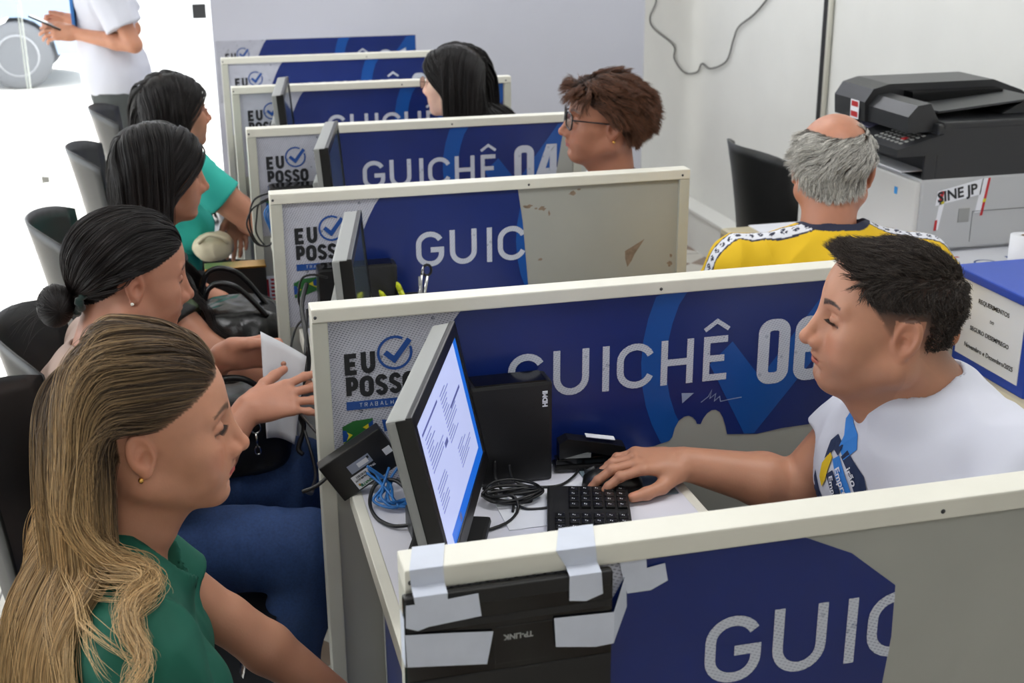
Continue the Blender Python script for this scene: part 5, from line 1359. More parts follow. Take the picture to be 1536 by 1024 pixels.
# ===== the blonde woman in green
def blonde():
    P = dict(HD, fat=.3, nose=.95, nose_len=-.001, chin=.0, neck=.052, wide=.97, lips=1.1, ear=.95, lid=-.0012)
    F = figure((-.2432, .4129, 1.1291), (-.5, 1, 2.9), P, (-.40, .36, .56), 8, sh_w=.165, chest=.98, belly=.95, bust=.006, sl=(-.335, .555, .905), sr=(-.275, .235, .900))
    E_, W_ = (-.20, .18, .66), (.02, .24, .60)
    E2, W2 = (-.175, .56, .745), (.01, .54, .56)
    Rh = np.stack([np.array((1., .1, 0)), np.array((-.1, 1., 0)), np.array((0, 0, 1.))], 1)
    hf, tips = hand_sdf(W_, Rh, [(10, 22, 14)] * 4, .05, (40, 10), .9)
    hf2, tips2 = hand_sdf(W2, Rh, [(10, 22, 14)] * 4, .05, (40, 10), .9, )
    aR, aL = arm(F.SR, E_, W_, .95, 1.), arm(F.SL, E2, W2, .95, 1.)
    parts = [F.torso(-.010), local(aR, (-.15, .22, .76), .33), local(aL, (-.17, .56, .74), .34), local(hf, (.09, .25, .60), .12), local(hf2, (.08, .55, .56), .12)]
    def paint(V, q, col):
        m = hairline(q, .0, .0); a = np.where(m, .85, 0)[:, None]; col[:] = col * (1 - a) + np.array(S(88, 68, 48)) * a
    build_skin(F, 'person', 'person with long blonde-streaked hair and green T-shirt in the foreground', srgb(200, 144, 116), parts, ((-.56, .08, .46), (.22, .72, 1.27)), .0024, [(tips, Rh[:, 2], .9)], paint, brows=S(96, 70, 52), lip=srgb(196, 92, 88), lash=.9)
    def f(p):
        d = F.torso(.007)(p)
        d = smin(d, sleeve(F.SR, E_, .62, .060, .060)(p), .03); d = smin(d, sleeve(F.SL, E2, .62, .060, .060)(p), .03)
        return smax(d, -cone(p, F.nb - F.u * .03 + F.ff * .03, F.nb + F.u * .12 + F.ff * .06, .066, .09), .006)
    F.shirt_f = f
    g_ = mat('green_cotton', S(14, 92, 74), .8, noise=.06, nscale=30, bump=.12, bscale=1500)
    cloth(F, 't_shirt', f, ((-.62, .05, .45), (.10, .75, 1.05)), .0045, g_, seed=8, amp=.004)
    earring(F, -1, M['gold'], .0038)
    lashes(F, mat('brown_lash', S(50, 34, 28), .6))
    strap = [F.SR + np.array(v) for v in ((-.02, .10, .060), (.020, .085, .055), (.055, .075, .0), (.09, .07, -.09), (.11, .05, -.2))]
    # hair
    hm = hair_mat('blonde_streaked_hair', S(74, 58, 44), S(196, 164, 118), .42, .4)
    body = union([F.sdf, f], .01)
    def comb(q, t, q0):
        c = np.zeros_like(q); x, y, z = q[:, 0], q[:, 1], q[:, 2]
        behind = np.clip((-.020 - x) / .03, 0, 1)
        front = 1 - behind
        c[:, 0] = -1.35 * front - .05; c[:, 1] = .35 * np.sign(q0[:, 1] - .012) * np.clip((.11 - np.abs(y)) / .05, 0, 1) * np.clip((z - .02) / .05, 0, 1)
        c[:, 2] = .62 * front - .35 * behind
        lowm = np.clip((-z - .06) / .08, 0, 1)
        c[:, 1] += -.16 * lowm * (q0[:, 1] < .02); c[:, 0] += .10 * lowm
        return c
    groom(F, 'hair', hm, 760, 22, .50, comb, .00028, 40, .62, (.002, .016), .62, .010, .0035, seed=12, avoid=body, spread_tip=.9)
    def comb2(q, t, q0):
        c = comb(q, t, q0); c[:, 0] += 1.0 * np.clip((t - .30) * 4, 0, 1) * (q[:, 2] < -.05); return c
    groom(F, 'hair', hm, 60, 12, .46, comb2, .00028, 40, .55, (.006, .028), .70, .006, .006, seed=13, avoid=body, curl=.25, mask=lambda q: hairline(q) & (q[:, 1] < .0) & (q[:, 2] > .0))
    legs(F, (.02, .50, .50), (.02, .28, .50), (.0, .50, .10), (.0, .28, .10), M['darktrouser'])
    stamp('blonde')
blonde()

def female_clerk_short():
    P = dict(HD, fat=.9, nose=1.05, chin=-.002, neck=.053, lips=1.0, ear=1.0)
    F = figure((.9185, 2.1014, 1.1905), (172, -4, -4), P, (1.10, 2.10, .58), 176, sh_w=.17, chest=1.0, belly=1.1, bust=.006)
    E_, W_ = (.86, 2.36, .88), (.60, 2.25, .85); E2, W2 = (.88, 1.88, .86), (.62, 1.98, .84)
    R2 = np.stack([np.array((-1, 0, 0.)), np.array((0, -1., 0)), np.array((0, 0, 1.))], 1)
    h1, t1 = hand_sdf(W_, R2, [(12, 24, 14)] * 4, .05, (40, 10), .9); R3 = R2.copy(); R3[:, 1] *= -1
    h2, t2 = hand_sdf(W2, R3, [(12, 24, 14)] * 4, .05, (40, 10), .9)
    parts = [F.torso(-.010), local(arm(F.SR, E_, W_, .95), (.80, 2.30, .92), .33), local(arm(F.SL, E2, W2, .95), (.80, 1.92, .92), .33), local(h1, (.53, 2.24, .85), .12), local(h2, (.55, 1.98, .84), .12)]
    def paint(V, q, col):
        a = np.where(hairline(q), .95, 0)[:, None]; col[:] = col * (1 - a) + np.array(S(40, 26, 20)) * a
    build_skin(F, 'person', 'person with short curly brown hair and dark glasses seen above the half bare partition', srgb(166, 112, 88), parts, ((.42, 1.80, .74), (1.20, 2.44, 1.34)), .0033, paint=paint, brows=S(50, 32, 26), lip=srgb(166, 84, 80))
    def f(p):
        d = F.torso(.007)(p); d = smin(d, sleeve(F.SR, E_, .7, .058, .058)(p), .03); d = smin(d, sleeve(F.SL, E2, .7, .058, .058)(p), .03)
        return smax(d, -neck_hole(F, .062)(p), .005)
    cloth(F, 't_shirt', f, ((.70, 1.80, .48), (1.28, 2.42, 1.12)), .006, bpy.data.materials['white_cotton'], seed=2)
    # lanyard
    ly = []
    for a, b_, c in ((-.055, .035, .020), (-.045, .055, .012), (-.010, .066, .0), (.035, .060, -.03), (.075, .045, -.07), (.10, .02, -.13)):
        ly.append(F.nb + F.ff * a + F.ll * b_ + F.u * c + F.u * .018)
    MB().tube(smooth_pts(ly, 5), .0055, 6).build('lanyard', mat('lanyard_print', S(90, 50, 70), .6, noise=.8, nscale=70), F.obj)
    earring(F, 1, M['gold'], .0045, .004)
    glasses(F, mat('dark_frame', S(30, 24, 26), .2), M['clear'], .0022, .028, .021, square=4)
    hm = hair_mat('brown_curly_hair', S(42, 26, 20), S(98, 62, 42), .45, .4)
    def comb(q, t, q0):
        c = np.zeros_like(q); x, y, z = q.T
        top = np.clip((q0[:, 2] - .04) / .05, 0, 1)
        fr = np.clip((q0[:, 0] - .045) / .02, 0, 1); c[:, 0] = -.6 * (1 - fr) + .35 * fr; c[:, 1] = .30 * np.sign(y) * top; c[:, 2] = .10 * top - .40 * (1 - top) + .05 * fr
        return c
    groom(F, 'hair', hm, 1000, 16, .054, comb, .00038, 14, .24, (.003, .015), .60, .011, .0030, curl=.42, seed=6, lenf=lambda q: np.clip((q[:, 2] + .09) / .10, .40, 1.))
    legs(F, (.74, 2.20, .50), (.74, 2.0, .50), (.76, 2.2, .10), (.78, 2.0, .10), M['darktrouser'], h=.008)
    stamp('specs')
female_clerk_short()

def long_black(name_label, H, hrot, P, pelvis, tyaw, base, box, shirt_m, seed, arms, hairlen=.42, part=.0, glasses_=None, shirt_box=None, h=.0033, tuck=.0, paint_extra=None, shirt_top=None, frame=None, trouser=None, knees=None, neck_end=None, sleeve_t=.6, sl=None, sr=None, chest=.98, bust=.006, face_gap=.02, fwd=0.):
    F = figure(H, hrot, P, pelvis, tyaw, sh_w=.165, chest=chest, belly=1.0, bust=bust, sl=sl, sr=sr, neck_end=neck_end)
    parts = [F.torso(-.010)]; tp = []
    for (S_, E_, W_, Rh, curl, th, fat) in arms(F):
        parts.append(local(arm(S_, E_, W_, .95, fat), (np.array(S_) + np.array(W_)) / 2, .36))
        hf, t_ = hand_sdf(W_, Rh, curl, .06, th, .9); parts.append(local(hf, np.array(W_) + Rh[:, 0] * .08, .13)); tp.append((t_, Rh[:, 2], .9))
    def paint(V, q, col):
        a = np.where(hairline(q), .97, 0)[:, None]; col[:] = col * (1 - a) + np.array(BLK) * a
    build_skin(F, 'person', name_label, base, parts, box, h, tp, paint, brows=S(34, 26, 24), lip=base * np.array([.86, .52, .5]))
    A = arms(F)
    def f(p):
        d = F.torso(.007)(p)
        for (S_, E_, W_, *_r) in A: d = smin(d, sleeve(S_, E_, sleeve_t, .060, .062)(p), .03)
        return smax(d, -neck_hole(F, .064)(p), .005)
    F.shirt_f = f
    cloth(F, 'blouse', f, shirt_box, .006, shirt_m, seed=seed, colf=paint_extra)
    body = union([F.sdf, f], .01)
    def comb(q, t, q0):
        c = np.zeros_like(q); x, y, z = q.T
        side = np.sign(q0[:, 1] - part); onhead = np.clip((z + .02) / .05, 0, 1)
        c[:, 1] = .75 * side * onhead * np.clip((.095 - np.abs(y)) / .04, 0, 1)
        c[:, 0] = -(.70 + tuck) * np.clip((x + .012) / .04, 0, 1) * (z > -.14) + fwd * (z < -.12)
        c[:, 2] = -.15
        return c
    groom(F, 'hair', Mhair_black, 560, 17, hairlen, comb, .00052, 34, .60, (.002, .018), .58, .009, .0022, seed=seed, avoid=body, spread_tip=.9)
    if glasses_: glasses(F, frame or M['gold'], M['clear'], .0012, .026, .018)
    if knees: legs(F, *knees, trouser or M['darktrouser'], h=.008)
    return F
def Rhand(f_, t_):
    f_ = np.array(f_, float); f_ /= np.linalg.norm(f_); t_ = np.array(t_, float); t_ -= f_ * (t_ @ f_); t_ /= np.linalg.norm(t_)
    return f_, t_
def RH(f_, t_, left):
    """fingers direction, thumb direction, and the back of the hand (side depends on which hand)"""
    f_, t_ = Rhand(f_, t_); n = np.cross(f_, t_) if left is False else np.cross(t_, f_)
    return np.stack([f_, t_, n], 1)
CU = [(12, 24, 14), (12, 24, 14), (14, 24, 14), (16, 26, 16)]
# clerk with long black hair
mspeck = mat('black_speckled_blouse', S(26, 26, 24), .8);
_n = mspeck.node_tree; _v = _n.nodes.new('ShaderNodeTexVoronoi'); _v.inputs['Scale'].default_value = 55; _tc = _n.nodes.new('ShaderNodeTexCoord'); _n.links.new(_tc.outputs['Object'], _v.inputs['Vector'])
_c = _n.nodes.new('ShaderNodeMath'); _c.operation = 'LESS_THAN'; _c.inputs[1].default_value = .22; _n.links.new(_v.outputs['Distance'], _c.inputs[0])
_m = _n.nodes.new('ShaderNodeMix'); _m.data_type = 'RGBA'; _m.inputs['A'].default_value = S(26, 26, 24) + (1,); _m.inputs['B'].default_value = S(190, 190, 160) + (1,); _n.links.new(_c.outputs[0], _m.inputs['Factor']); _n.links.new(_m.outputs['Result'], _n.nodes['Principled BSDF'].inputs['Base Color'])
F = long_black('person with long black hair and thin glasses facing left above the GUICHE 04 partition', (.7120, 3.06, 1.178), (146, 2, -4), dict(HD, nose=.9, nose_len=-.003, neck=.050, wide=.98), (.98, 3.0, .58), 160, srgb(232, 190, 168), ((.46, 2.70, .74), (1.12, 3.42, 1.32)), mspeck, 21,
    lambda F: [(F.SR, (.84, 3.36, .88), (.62, 3.30, .86), RH((-1, -.1, 0), (0, -1, 0), False), CU, (40, 10), 1.), (F.SL, (.80, 2.90, .86), (.62, 3.0, .85), RH((-1, .1, 0), (0, 1, 0), True), CU, (40, 10), 1.)], .52, .0, True, ((.60, 2.70, .48), (1.2, 3.42, 1.12)), neck_end=(.805, 3.05, 1.020), knees=((.66, 3.2, .50), (.66, 3.02, .50), (.68, 3.2, .10), (.68, 3.02, .10)), frame=mat('thin_bronze_frame', S(120, 80, 70), .3, metal=.6))
stamp('far')
# the woman with long straight black hair and a dark floral blouse
mflor = mat('dark_floral_blouse', S(44, 46, 44), .8)
_n = mflor.node_tree; _v = _n.nodes.new('ShaderNodeTexVoronoi'); _v.inputs['Scale'].default_value = 20; _tc = _n.nodes.new('ShaderNodeTexCoord'); _n.links.new(_tc.outputs['Object'], _v.inputs['Vector'])
_r = _n.nodes.new('ShaderNodeValToRGB'); _r.color_ramp.interpolation = 'CONSTANT'; _n.links.new(_v.outputs['Color'], _r.inputs[0])
_r.color_ramp.elements[0].color = S(40, 42, 42) + (1,); _r.color_ramp.elements[1].position = .58; _r.color_ramp.elements[1].color = S(70, 84, 60) + (1,)
_e = _r.color_ramp.elements.new(.72); _e.color = S(206, 140, 50) + (1,); _e = _r.color_ramp.elements.new(.78); _e.color = S(150, 110, 96) + (1,); _e = _r.color_ramp.elements.new(.84); _e.color = S(40, 42, 42) + (1,)
_n.links.new(_r.outputs[0], _n.nodes['Principled BSDF'].inputs['Base Color'])
F3 = long_black('person with long straight black hair and a dark floral blouse carrying a glossy black handbag', (-.2353, 2.0003, 1.136), (14, 6, 3), dict(HD, nose=.95, fat=.6, neck=.052), (-.36, 2.02, .57), 5, srgb(184, 128, 102), ((-.56, 1.66, .62), (.28, 2.36, 1.28)), mflor, 31,
    lambda F: [(F.SR, (-.16, 1.74, .76), (.02, 1.72, .66), RH((1, .1, 0), (0, 1, 0), False), CU, (40, 10), 1.05), (F.SL, (-.18, 2.22, .76), (.0, 2.12, .66), RH((1, -.1, 0), (0, -1, 0), True), CU, (40, 10), 1.)], .46, .01, False, ((-.60, 1.66, .48), (.0, 2.38, 1.10)), knees=((.02, 2.12, .52), (.02, 1.92, .52), (.0, 2.12, .10), (.0, 1.92, .10)), fwd=-.1)
stamp('three')
mteal = mat('teal_cotton', S(44, 178, 164), .8, bump=.1, bscale=1200)
F4 = long_black('person in a teal shirt with glasses, resting one bare arm beside the GUICHE 04 partition', (-.1959, 2.9803, 1.1297), (20, -2, 3), dict(HD, nose=.95, fat=.9, neck=.054), (-.30, 3.0, .56), 2, srgb(186, 130, 104), ((-.52, 2.62, .60), (.34, 3.36, 1.27)), mteal, 41,
    lambda F: [(F.SR, (.02, 2.78, .80), (-.03, 2.97, .80), RH((-.05, -.25, -1), (-1, .2, 0), False), [(8, 16, 10), (14, 20, 12), (18, 22, 12), (22, 26, 14)], (30, 10), 1.15), (F.SL, (-.05, 3.22, .80), (.08, 3.08, .68), RH((1, -.2, -.2), (0, -1, 0), True), CU, (40, 10), 1.1)], .40, .0, True, ((-.56, 2.60, .46), (.14, 3.40, 1.12)), frame=mat('rose_frame', S(150, 90, 90), .3), sleeve_t=.52, sr=(-.165, 2.80, .975), sl=(-.20, 3.19, .945), knees=((.02, 3.12, .52), (.02, 2.90, .52), (.0, 3.12, .10), (.0, 2.90, .10)))
stamp('teal')

# ===== woman in dusty pink with a bun
def bun_woman():
    P = dict(HD, fat=.9, nose=1.0, neck=.054, ear=1.0, lid=-.001)
    F = figure((-.2894, 1.2618, 1.093), (14, 10, 1), P, (-.42, 1.26, .57), 4, sh_w=.170, chest=1.02, belly=1.05, bust=.008, sl=(-.375, 1.43, .905), sr=(-.385, 1.09, .895))
    E_, W_ = (-.20, 1.08, .745), (-.100, 1.14, .845)     # right arm, nearest: the hand lifted beside the papers
    E2, W2 = (-.23, 1.44, .74), (-.135, 1.34, .885)
    R1 = RH((1, .12, .12), (-.05, .75, .65), False); R2 = RH((1, -.05, .02), (.1, -.2, 1), True)
    h1, t1 = hand_sdf(W_, R1, [(4, 12, 8), (8, 14, 8), (12, 16, 10), (16, 18, 10)], .16, (48, 14), .95)
    h2, t2 = hand_sdf(W2, R2, [(30, 40, 24), (34, 44, 26), (38, 46, 26), (42, 48, 28)], .03, (14, 8), .92)
    parts = [F.torso(-.010), local(arm(F.SR, E_, W_, .95, 1.05), (-.24, 1.1, .85), .30), local(arm(F.SL, E2, W2, .95, 1.05), (-.24, 1.4, .85), .30), local(h1, (-.03, 1.15, .86), .13), local(h2, (-.06, 1.34, .89), .13)]
    def paint(V, q, col):
        a = np.where(hairline(q), .97, 0)[:, None]; col[:] = col * (1 - a) + np.array(BLK) * a
    build_skin(F, 'person', 'person with black hair in a low bun and dusty pink blouse holding papers', srgb(188, 132, 108), parts, ((-.62, .90, .62), (.14, 1.56, 1.24)), .0027, [(t1, R1[:, 2], .95), (t2, R2[:, 2], .92)], paint, brows=S(40, 28, 26))
    def f(p):
        d = F.torso(.008)(p); d = smin(d, sleeve(F.SR, E_, .78, .058, .062)(p), .03); d = smin(d, sleeve(F.SL, E2, .78, .058, .062)(p), .03)
        return smax(d, -neck_hole(F, .064)(p), .005)
    cloth(F, 'blouse', f, ((-.66, .88, .46), (-.02, 1.66, 1.06)), .0045, mat('dusty_pink_fabric', S(164, 140, 128), .75, bump=.1, bscale=900), seed=9, amp=.005)
    bc = np.array((-.122, .0, -.055))           # bun centre in head space
    def comb(q, t, q0):
        v = bc + np.array((.02, 0, .01)) - q; v /= np.linalg.norm(v, axis=1)[:, None] + 1e-9
        c = v * 1.0; c[:, 2] += .18 * (q[:, 0] > .0); return c
    groom(F, 'hair', Mhair_black, 700, 14, .20, comb, .00050, 22, .0, (.0015, .007), .45, .012, .0012, seed=51, lenf=lambda q: np.clip(np.linalg.norm(q - bc, axis=1) * 1.28 / .20, .2, 1.2))
    # the bun: strands wound round
    rs = np.random.RandomState(5); K = []
    for i in range(1500):
        a0 = rs.rand() * 6.28; t = np.linspace(0, 1, 20); a = a0 + t * (3.5 + 2 * rs.rand()); ph = rs.normal(0, .8); r = .034 * (.88 + .16 * rs.rand())
        tilt = rs.normal(0, .5); pl = np.stack([np.sin(ph) * .8 * np.cos(a * .5) * np.ones_like(a), np.cos(a) * np.cos(ph), np.sin(a) * np.cos(ph)], 1); pl /= np.linalg.norm(pl, axis=1)[:, None]
        c, s_ = math.cos(tilt), math.sin(tilt); pl = pl @ np.array([[c, 0, s_], [0, 1, 0], [-s_, 0, c]])
        K.append(F.H + (bc + np.array((-.012, 0, -.012)) + pl * r * np.array((.95, 1.1, 1.15))) @ F.R.T)
    add_curves('hair_bun', np.array(K), .0005, Mhair_black, F.obj)
    V, Q = polygonise(lambda p: ell((p - F.H) @ F.R, bc + np.array((-.012, 0, -.012)), (.030, .035, .037)), F.H - .2, F.H + .2, .004)
    lk('bun_core', np_mesh('bun_core', V, Q), mat('black_hair_core', BLK, .5), F.obj)
    sc_ = MB(); ring = []
    for i in range(40):
        a = 2 * PI * i / 40; r = .030 + .003 * math.sin(a * 9)
        ring.append(tuple(F.H + F.R @ (bc + np.array((.026 + .003 * math.sin(a * 7), r * math.cos(a), .012 + r * 1.05 * math.sin(a))))))
    sc_.tube(ring, [.0075 + .0022 * math.sin(i * 2.1) for i in range(40)], 8, closed=True); sc_.build('hair_tie', mat('dark_green_velvet', S(26, 54, 50), .9, sheen=.5), F.obj)
    K = []
    for i in range(22):
        s0 = F.H + F.R @ (bc + np.array((-.03, rs.normal(0, .02), rs.normal(-.01, .02)))); d = F.R @ np.array((-1, rs.normal(0, .2), rs.normal(.0, .5))); t = np.linspace(0, 1, 14)[:, None]
        K.append(s0 + d * t * (.03 + .05 * rs.rand()) + np.array((0, 0, -1)) * t * t * rs.rand() * .06)
    add_curves('flyaway_hair', np.array(K), .00022, Mhair_black, F.obj)
    earring(F, -1, mat('pearl', S(230, 228, 220), .2), .0035)
    # jeans
    legs(F, (.0, 1.39, .585), (-.005, 1.06, .575), (-.10, 1.36, .12), (-.115, 1.10, .12), M['denim'], h=.005, grow=1.12, name='jeans', amp=.007)
    stamp('bun')
    return F
bun_woman()

# ===== the man in yellow, seen from behind
def yellow_man():
    P = dict(HD, fat=.6, neck=.060, ear=1.1, wide=1.02)
    E_, W_ = (1.478, 1.225, .835), (1.37, 1.48, .81); E2, W2 = (.95, 1.50, .74), (1.05, 1.70, .68)
    F = figure((1.2231, 1.4021, 1.1824), (66, 6, 2), P, (1.20, 1.30, .56), 78, sh_w=.205, chest=1.18, belly=1.2, neck_end=(1.205, 1.345, 1.03), sl=(.995, 1.37, .975), sr=(1.405, 1.31, .965))
    Ra = RH((-.2, 1, 0), (-1, 0, 0), False); Rb = RH((.3, 1, 0), (1, 0, 0), True)
    h1, t1 = hand_sdf(W_, Ra, CU, .05, (40, 10), 1.); h2, t2 = hand_sdf(W2, Rb, CU, .05, (40, 10), 1.)
    parts = [F.torso(-.010), local(arm(F.SR, E_, W_, 1.05, 1.08), (1.44, 1.36, .88), .32), local(arm(F.SL, E2, W2, 1.05, 1.08), (.99, 1.5, .84), .32), local(h1, (1.36, 1.56, .81), .14), local(h2, (1.08, 1.78, .68), .13)]
    def mask(q):
        x, y, z = q[:, 0], np.abs(q[:, 1]), q[:, 2]
        bald = ((x - .002) / .104) ** 2 + (y / .066) ** 2 < 1
        return hairline(q, .0) & ~(bald & (z > .03)) & (x < .05)
    def paint(V, q, col):
        a = np.where(mask(q), .55, 0)[:, None]; col[:] = col * (1 - a) + np.array(S(120, 112, 104)) * a
    build_skin(F, 'person', 'person with grey balding hair in a yellow jersey seen from behind', srgb(188, 130, 104), parts, ((.84, 1.14, .60), (1.60, 1.90, 1.33)), .0033, paint=paint)
    def f(p):
        d = F.torso(.009)(p); d = smin(d, sleeve(F.SR, E_, .80, .066, .072)(p), .03); d = smin(d, sleeve(F.SL, E2, .80, .066, .072)(p), .03)
        return smax(d, -neck_hole(F, .070)(p), .005)
    yel, nav, wht = np.array(S(226, 184, 12)), np.array(S(26, 32, 58)), np.array(S(222, 224, 232))
    def colf(V):
        c = np.tile(yel, (len(V), 1))
        def seg(a, b_):
            a = np.array(a); b_ = np.array(b_); t = np.clip((V - a) @ (b_ - a) / ((b_ - a) @ (b_ - a)), 0, 1); return a + t[:, None] * (b_ - a), t
        for S_, Eq, s_ in ((F.SL, E2, 1), (F.SR, E_, -1)):
            S_ = np.array(S_); Eq = np.array(Eq)
            # a band running from the collar along the top of the shoulder and down the sleeve
            nbp = F.nb + F.ll * s_ * .05
            ax = Eq - S_; ax /= np.linalg.norm(ax)
            sd = F.f * 1.0
            t = (V - nbp) @ (S_ - nbp) / ((S_ - nbp) @ (S_ - nbp))
            off = (V - S_) @ sd; off2 = off + .012
            lat = (V - F.nb) @ F.ll * s_
            m = (lat > .055) & (V[:, 2] > F.pelvis[2] + .1)
            along = np.where(lat < .17, lat, lat + (S_[2] - V[:, 2]))
            top = (V[:, 2] > S_[2] - .02) | (lat > .17)
            m &= top & (np.abs(off2) < .0195)
            edge = m & (np.abs(off2) > .0150)
            ph = (along * 38) % 1; leaf = m & (((ph - .5) / .30) ** 2 + (off2 / .0095) ** 2 < 1) & (((ph * 9) % 1) < .70)
            c[m] = wht; c[leaf] = nav; c[edge] = nav
        rr = np.linalg.norm((V - F.nb) - np.outer((V - F.nb) @ F.u, F.u) - F.ff * .010, axis=1)
        c[(rr < .083) & (V[:, 2] > F.nb[2] - .02)] = nav
        return c
    cloth(F, 'jersey', f, ((.80, 1.08, .44), (1.62, 1.66, 1.12)), .0034, col_mat('yellow_jersey', .75, bump=.1, bscale=1300), colf, seed=61, amp=.005)
    hm = hair_mat('grey_hair', S(92, 88, 82), S(206, 203, 196), .5, .4)
    def comb(q, t, q0):
        c = np.zeros_like(q); x, y, z = q.T
        c[:, 0] = -.9 * (x > -.04); c[:, 1] = .75 * (x < -.03) * (z > -.02); c[:, 2] = -.20 - .6 * (z < .0) + .25 * np.sin(x * 70 + y * 50)
        return c
    groom(F, 'hair', hm, 700, 14, .038, comb, .00032, 10, .25, (.0015, .007), .55, .008, .002, seed=62, mask=mask, curl=.35, lenf=lambda q: np.clip((q[:, 2] + .085) / .07, .3, 1))
    glasses(F, M['silver'], M['clear'], .0011)
    legs(F, (1.14, 1.70, .50), (1.34, 1.70, .50), (1.14, 1.72, .10), (1.34, 1.72, .10), M['darktrouser'], h=.008)
    stamp('yellow')
yellow_man()

# ===== the standing man with a phone, by the glass doors (head above the frame)
def standing_man():
    P = dict(HD, neck=.058)
    gx, gy = -.465, 5.0
    F = figure((gx - .10, gy, 1.70), (185, 25, 0), P, (gx + .02, gy, .98), 182, sh_w=.19, chest=1.08, belly=1.02, neck_end=(gx - .02, gy, 1.51))
    E_, W_ = (gx + .10, gy + .28, 1.17), (gx - .16, gy + .18, 1.22); E2, W2 = (gx + .115, gy - .24, 1.15), (gx - .13, gy - .10, 1.19)
    Ra = RH((-1, -.3, .08), (0, -.5, 1), False); Rb = RH((-1, .1, .10), (-.1, .6, .9), True)
    h1, t1 = hand_sdf(W_, Ra, [(30, 40, 20)] * 4, .03, (30, 10), 1.); h2, t2 = hand_sdf(W2, Rb, [(16, 24, 14), (20, 28, 16), (24, 32, 18), (28, 36, 20)], .05, (30, 14), 1.)
    parts = [F.torso(-.010), local(arm(F.SR, E_, W_, 1., 1.), (gx + .02, gy + .22, 1.25), .36), local(arm(F.SL, E2, W2, 1., .95), (gx + .02, gy - .18, 1.25), .36), local(h1, (gx - .24, gy + .15, 1.22), .14), local(h2, (gx - .21, gy - .09, 1.20), .14)]
    def paint(V, q, col):
        a = np.where(hairline(q), .95, 0)[:, None]; col[:] = col * (1 - a) + np.array(BLK) * a
    build_skin(F, 'person', 'person standing by the glass doors in a white T-shirt, typing on a phone', srgb(196, 138, 110), parts, ((gx - .45, gy - .40, .78), (gx + .32, gy + .42, 1.82)), .0042, paint=paint)
    def f(p):
        d = F.torso(.016)(p); d = smin(d, ell(p, F.at(.0, 0, .02), (.142, .185, .20), F.A), .05)
        d = smax(d, -(p[..., 2] - .925), .004)
        d = smin(d, sleeve(F.SR, E_, .74, .072, .082)(p), .03); d = smin(d, sleeve(F.SL, E2, .74, .072, .082)(p), .03)
        return smax(d, -neck_hole(F, .068)(p), .005)
    sh = cloth(F, 't_shirt', f, ((gx - .30, gy - .36, .74), (gx + .36, gy + .38, 1.56)), .007, bpy.data.materials['white_cotton'], seed=71, amp=.007, sc=(10, 10, 6))
    b = MB().box((-.012, -.06, 0), (.002, .06, .16)); b.build('shirt_print', mat('shirt_print_blue', S(60, 120, 190), .7), sh); bpy.data.objects['shirt_print'].location = (gx - .132, gy - .02, 1.18)
    def fl(p):
        d = None
        for s_ in (-1, 1):
            e = chain(p, [(gx + .02, gy + s_ * .09, .90), (gx + .0, gy + s_ * .10, .50), (gx + .03, gy + s_ * .11, .07)], [.100, .072, .058], .02)
            d = e if d is None else smin(d, e, .03)
        return smin(d, ell(p, (gx + .02, gy, .92), (.12, .165, .12)), .04)
    cloth(F, 'trousers', fl, ((gx - .22, gy - .30, -.02), (gx + .26, gy + .30, 1.06)), .009, mat('grey_trousers', S(72, 76, 76), .85), seed=72, amp=.005)
    for s_ in (-1, 1):
        V, Q = polygonise(lambda p: smax(cone(p, (gx + .02, gy + s_ * .11, .04), (gx - .15, gy + s_ * .12, .03), .045, .038), -(p[..., 2] - .003), .006), (gx - .25, gy - .3, -.02), (gx + .12, gy + .3, .12), .006)
        lk('shoe', np_mesh('shoe', V, Q), M['blackm'], F.obj)
    groom(F, 'hair', Mhair_black, 200, 10, .03, lambda q, t, q0: q * 6 + np.array((.3, 0, 0)), .0006, 8, .1, (.002, .010), .5, .006, .002, seed=73)
    # phone
    tip = np.array(W2) + Rb[:, 0] * .13 * 1.0 + Rb[:, 1] * .03
    M_ = Matrix.Translation(tuple(tip + np.array((0, 0, .012)))) @ Matrix.Rotation(math.radians(26), 4, 'Y')
    t = thing('smartphone', 'dark smartphone held up by the standing man', 'phone', (0, 0, 0))
    MB().box((-.072, -.036, -.004), (.072, .036, .004), 0, .003, M=M_).build('case', M['black'], t)
    MB().box((-.068, -.033, .004), (.068, .033, .0045), 0, M=M_).build('screen', mat('phone_screen', S(200, 215, 225), .1), t)
    stamp('standing')
standing_man()

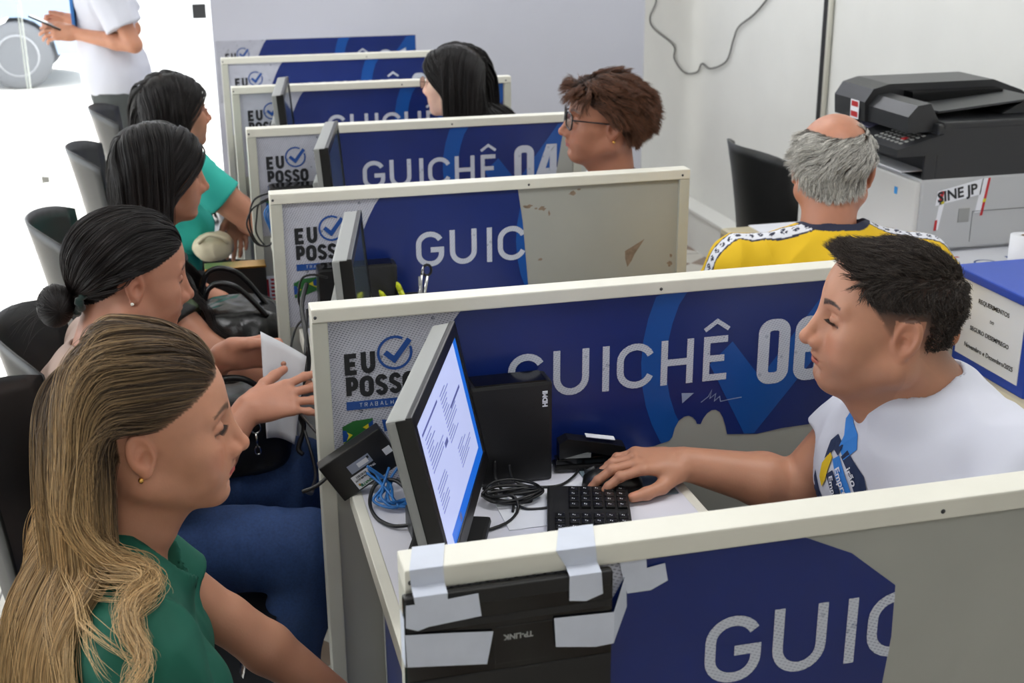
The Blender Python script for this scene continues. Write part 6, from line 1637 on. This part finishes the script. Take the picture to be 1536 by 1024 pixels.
# ---------------------------------------------------------------- bags and papers
pap = MB(); pap.fixn = False
rows = []
for i in range(13):
    v = i / 12; rows.append([Vector((-.062 + .085 * u + .030 * v * (1 - u) - .035 * v, 1.235 + .018 * math.sin(PI * u) + .014 * u + .03 * (1 - v) * (1 - u) ** 3, .955 - .215 * v - .055 * u + .03 * u * v)) for u in [j / 8 for j in range(9)]])
vs = [p for r in rows for p in r]; pap.add(vs, [(i * 9 + j, i * 9 + j + 1, (i + 1) * 9 + j + 1, (i + 1) * 9 + j) for i in range(12) for j in range(8)], 0, True)
o = pap.build('paper_sheets', M['paper']); s_ = o.modifiers.new('t', 'SOLIDIFY'); s_.thickness = .0008
tag(o, 'white folded sheets of paper held by the woman with the bun', 'paper')
leather = mat('black_leather', S(24, 24, 25), .38, bump=.35, bscale=260)
def bag(name, label, c, r, m, seed, rz=0, handle=None, extra=None, p4=3.2):
    c = np.array(c, float); R = rot(rz)
    def f(p):
        q = (p - c) @ R; a = np.abs(q) / np.array(r)
        return ((a ** p4).sum(-1) ** (1 / p4) - 1) * min(r) - folds(p, seed, .004, (22, 22, 16))
    V, Q = polygonise(f, c - max(r) * 1.3, c + max(r) * 1.3, .005)
    t = thing(name, label, 'bag', (0, 0, 0)); lk('bag_body', np_mesh('bag_body', V, Q), m, t)
    if handle:
        for h_ in handle: MB().tube(smooth_pts(h_, 8), .0065, 8).build('strap', m, t)
    return t
b1 = bag('handbag', 'black leather handbag with silver clip on the lap of the woman with the bun', (-.118, 1.385, .705), (.105, .10, .085), leather, 2, 6, [[(-.20, 1.34, .77), (-.17, 1.33, .83), (-.10, 1.33, .835), (-.03, 1.34, .77)]])
MB().tube([(-.085 + .010 * math.cos(a), 1.283, .745 + .012 * math.sin(a)) for a in [2 * PI * i / 14 for i in range(14)]], .0022, closed=True).tube([(-.085, 1.282, .733), (-.084, 1.279, .705)], .003).tube([(-.084 + .006 * math.cos(a), 1.279, .697 + .009 * math.sin(a)) for a in [2 * PI * i / 10 for i in range(10)]], .002, closed=True).build('clip', M['chrome'], b1)
MB().tube(smooth_pts([(-.21, 1.31, .770), (-.15, 1.295, .782), (-.08, 1.295, .780), (-.02, 1.32, .76)], 6), .003).build('zip', M['silver'], b1)
bag('handbag', 'glossy black handbag with looping straps held by the woman in the floral blouse', (-.085, 1.86, .74), (.11, .11, .10), mat('glossy_leather', S(20, 20, 22), .25, bump=.2, bscale=200), 4, 0, [[(-.17, 1.80, .80), (-.15, 1.77, .90), (-.09, 1.76, .905), (-.02, 1.78, .82)], [(-.18, 1.84, .80), (-.15, 1.83, .92), (-.08, 1.82, .92), (-.01, 1.84, .82)], [(-.21, 1.80, .82), (-.23, 1.84, .98), (-.26, 1.87, 1.03)]])
t = thing('folder', 'black folder with a gold upper edge standing beyond the glossy black handbag', 'folder', (0, 0, 0))
MB().box((-.15, 2.28, .52), (.012, 2.34, .802), 0, .004).build('cover', M['blackm'], t); MB().box((-.151, 2.278, .800), (.013, 2.342, .806), 0, .001).build('gold_edge', M['gold'], t)
bag('handbag', 'cream fabric bag on the lap of the woman in teal', (-.115, 2.80, .735), (.060, .065, .042), mat('cream_fabric', S(206, 196, 168), .8, bump=.3, bscale=120), 6, 0, [[(-.16, 2.75, .76), (-.13, 2.738, .785), (-.09, 2.738, .775), (-.07, 2.75, .755)]], p4=2.4)
stamp('done')
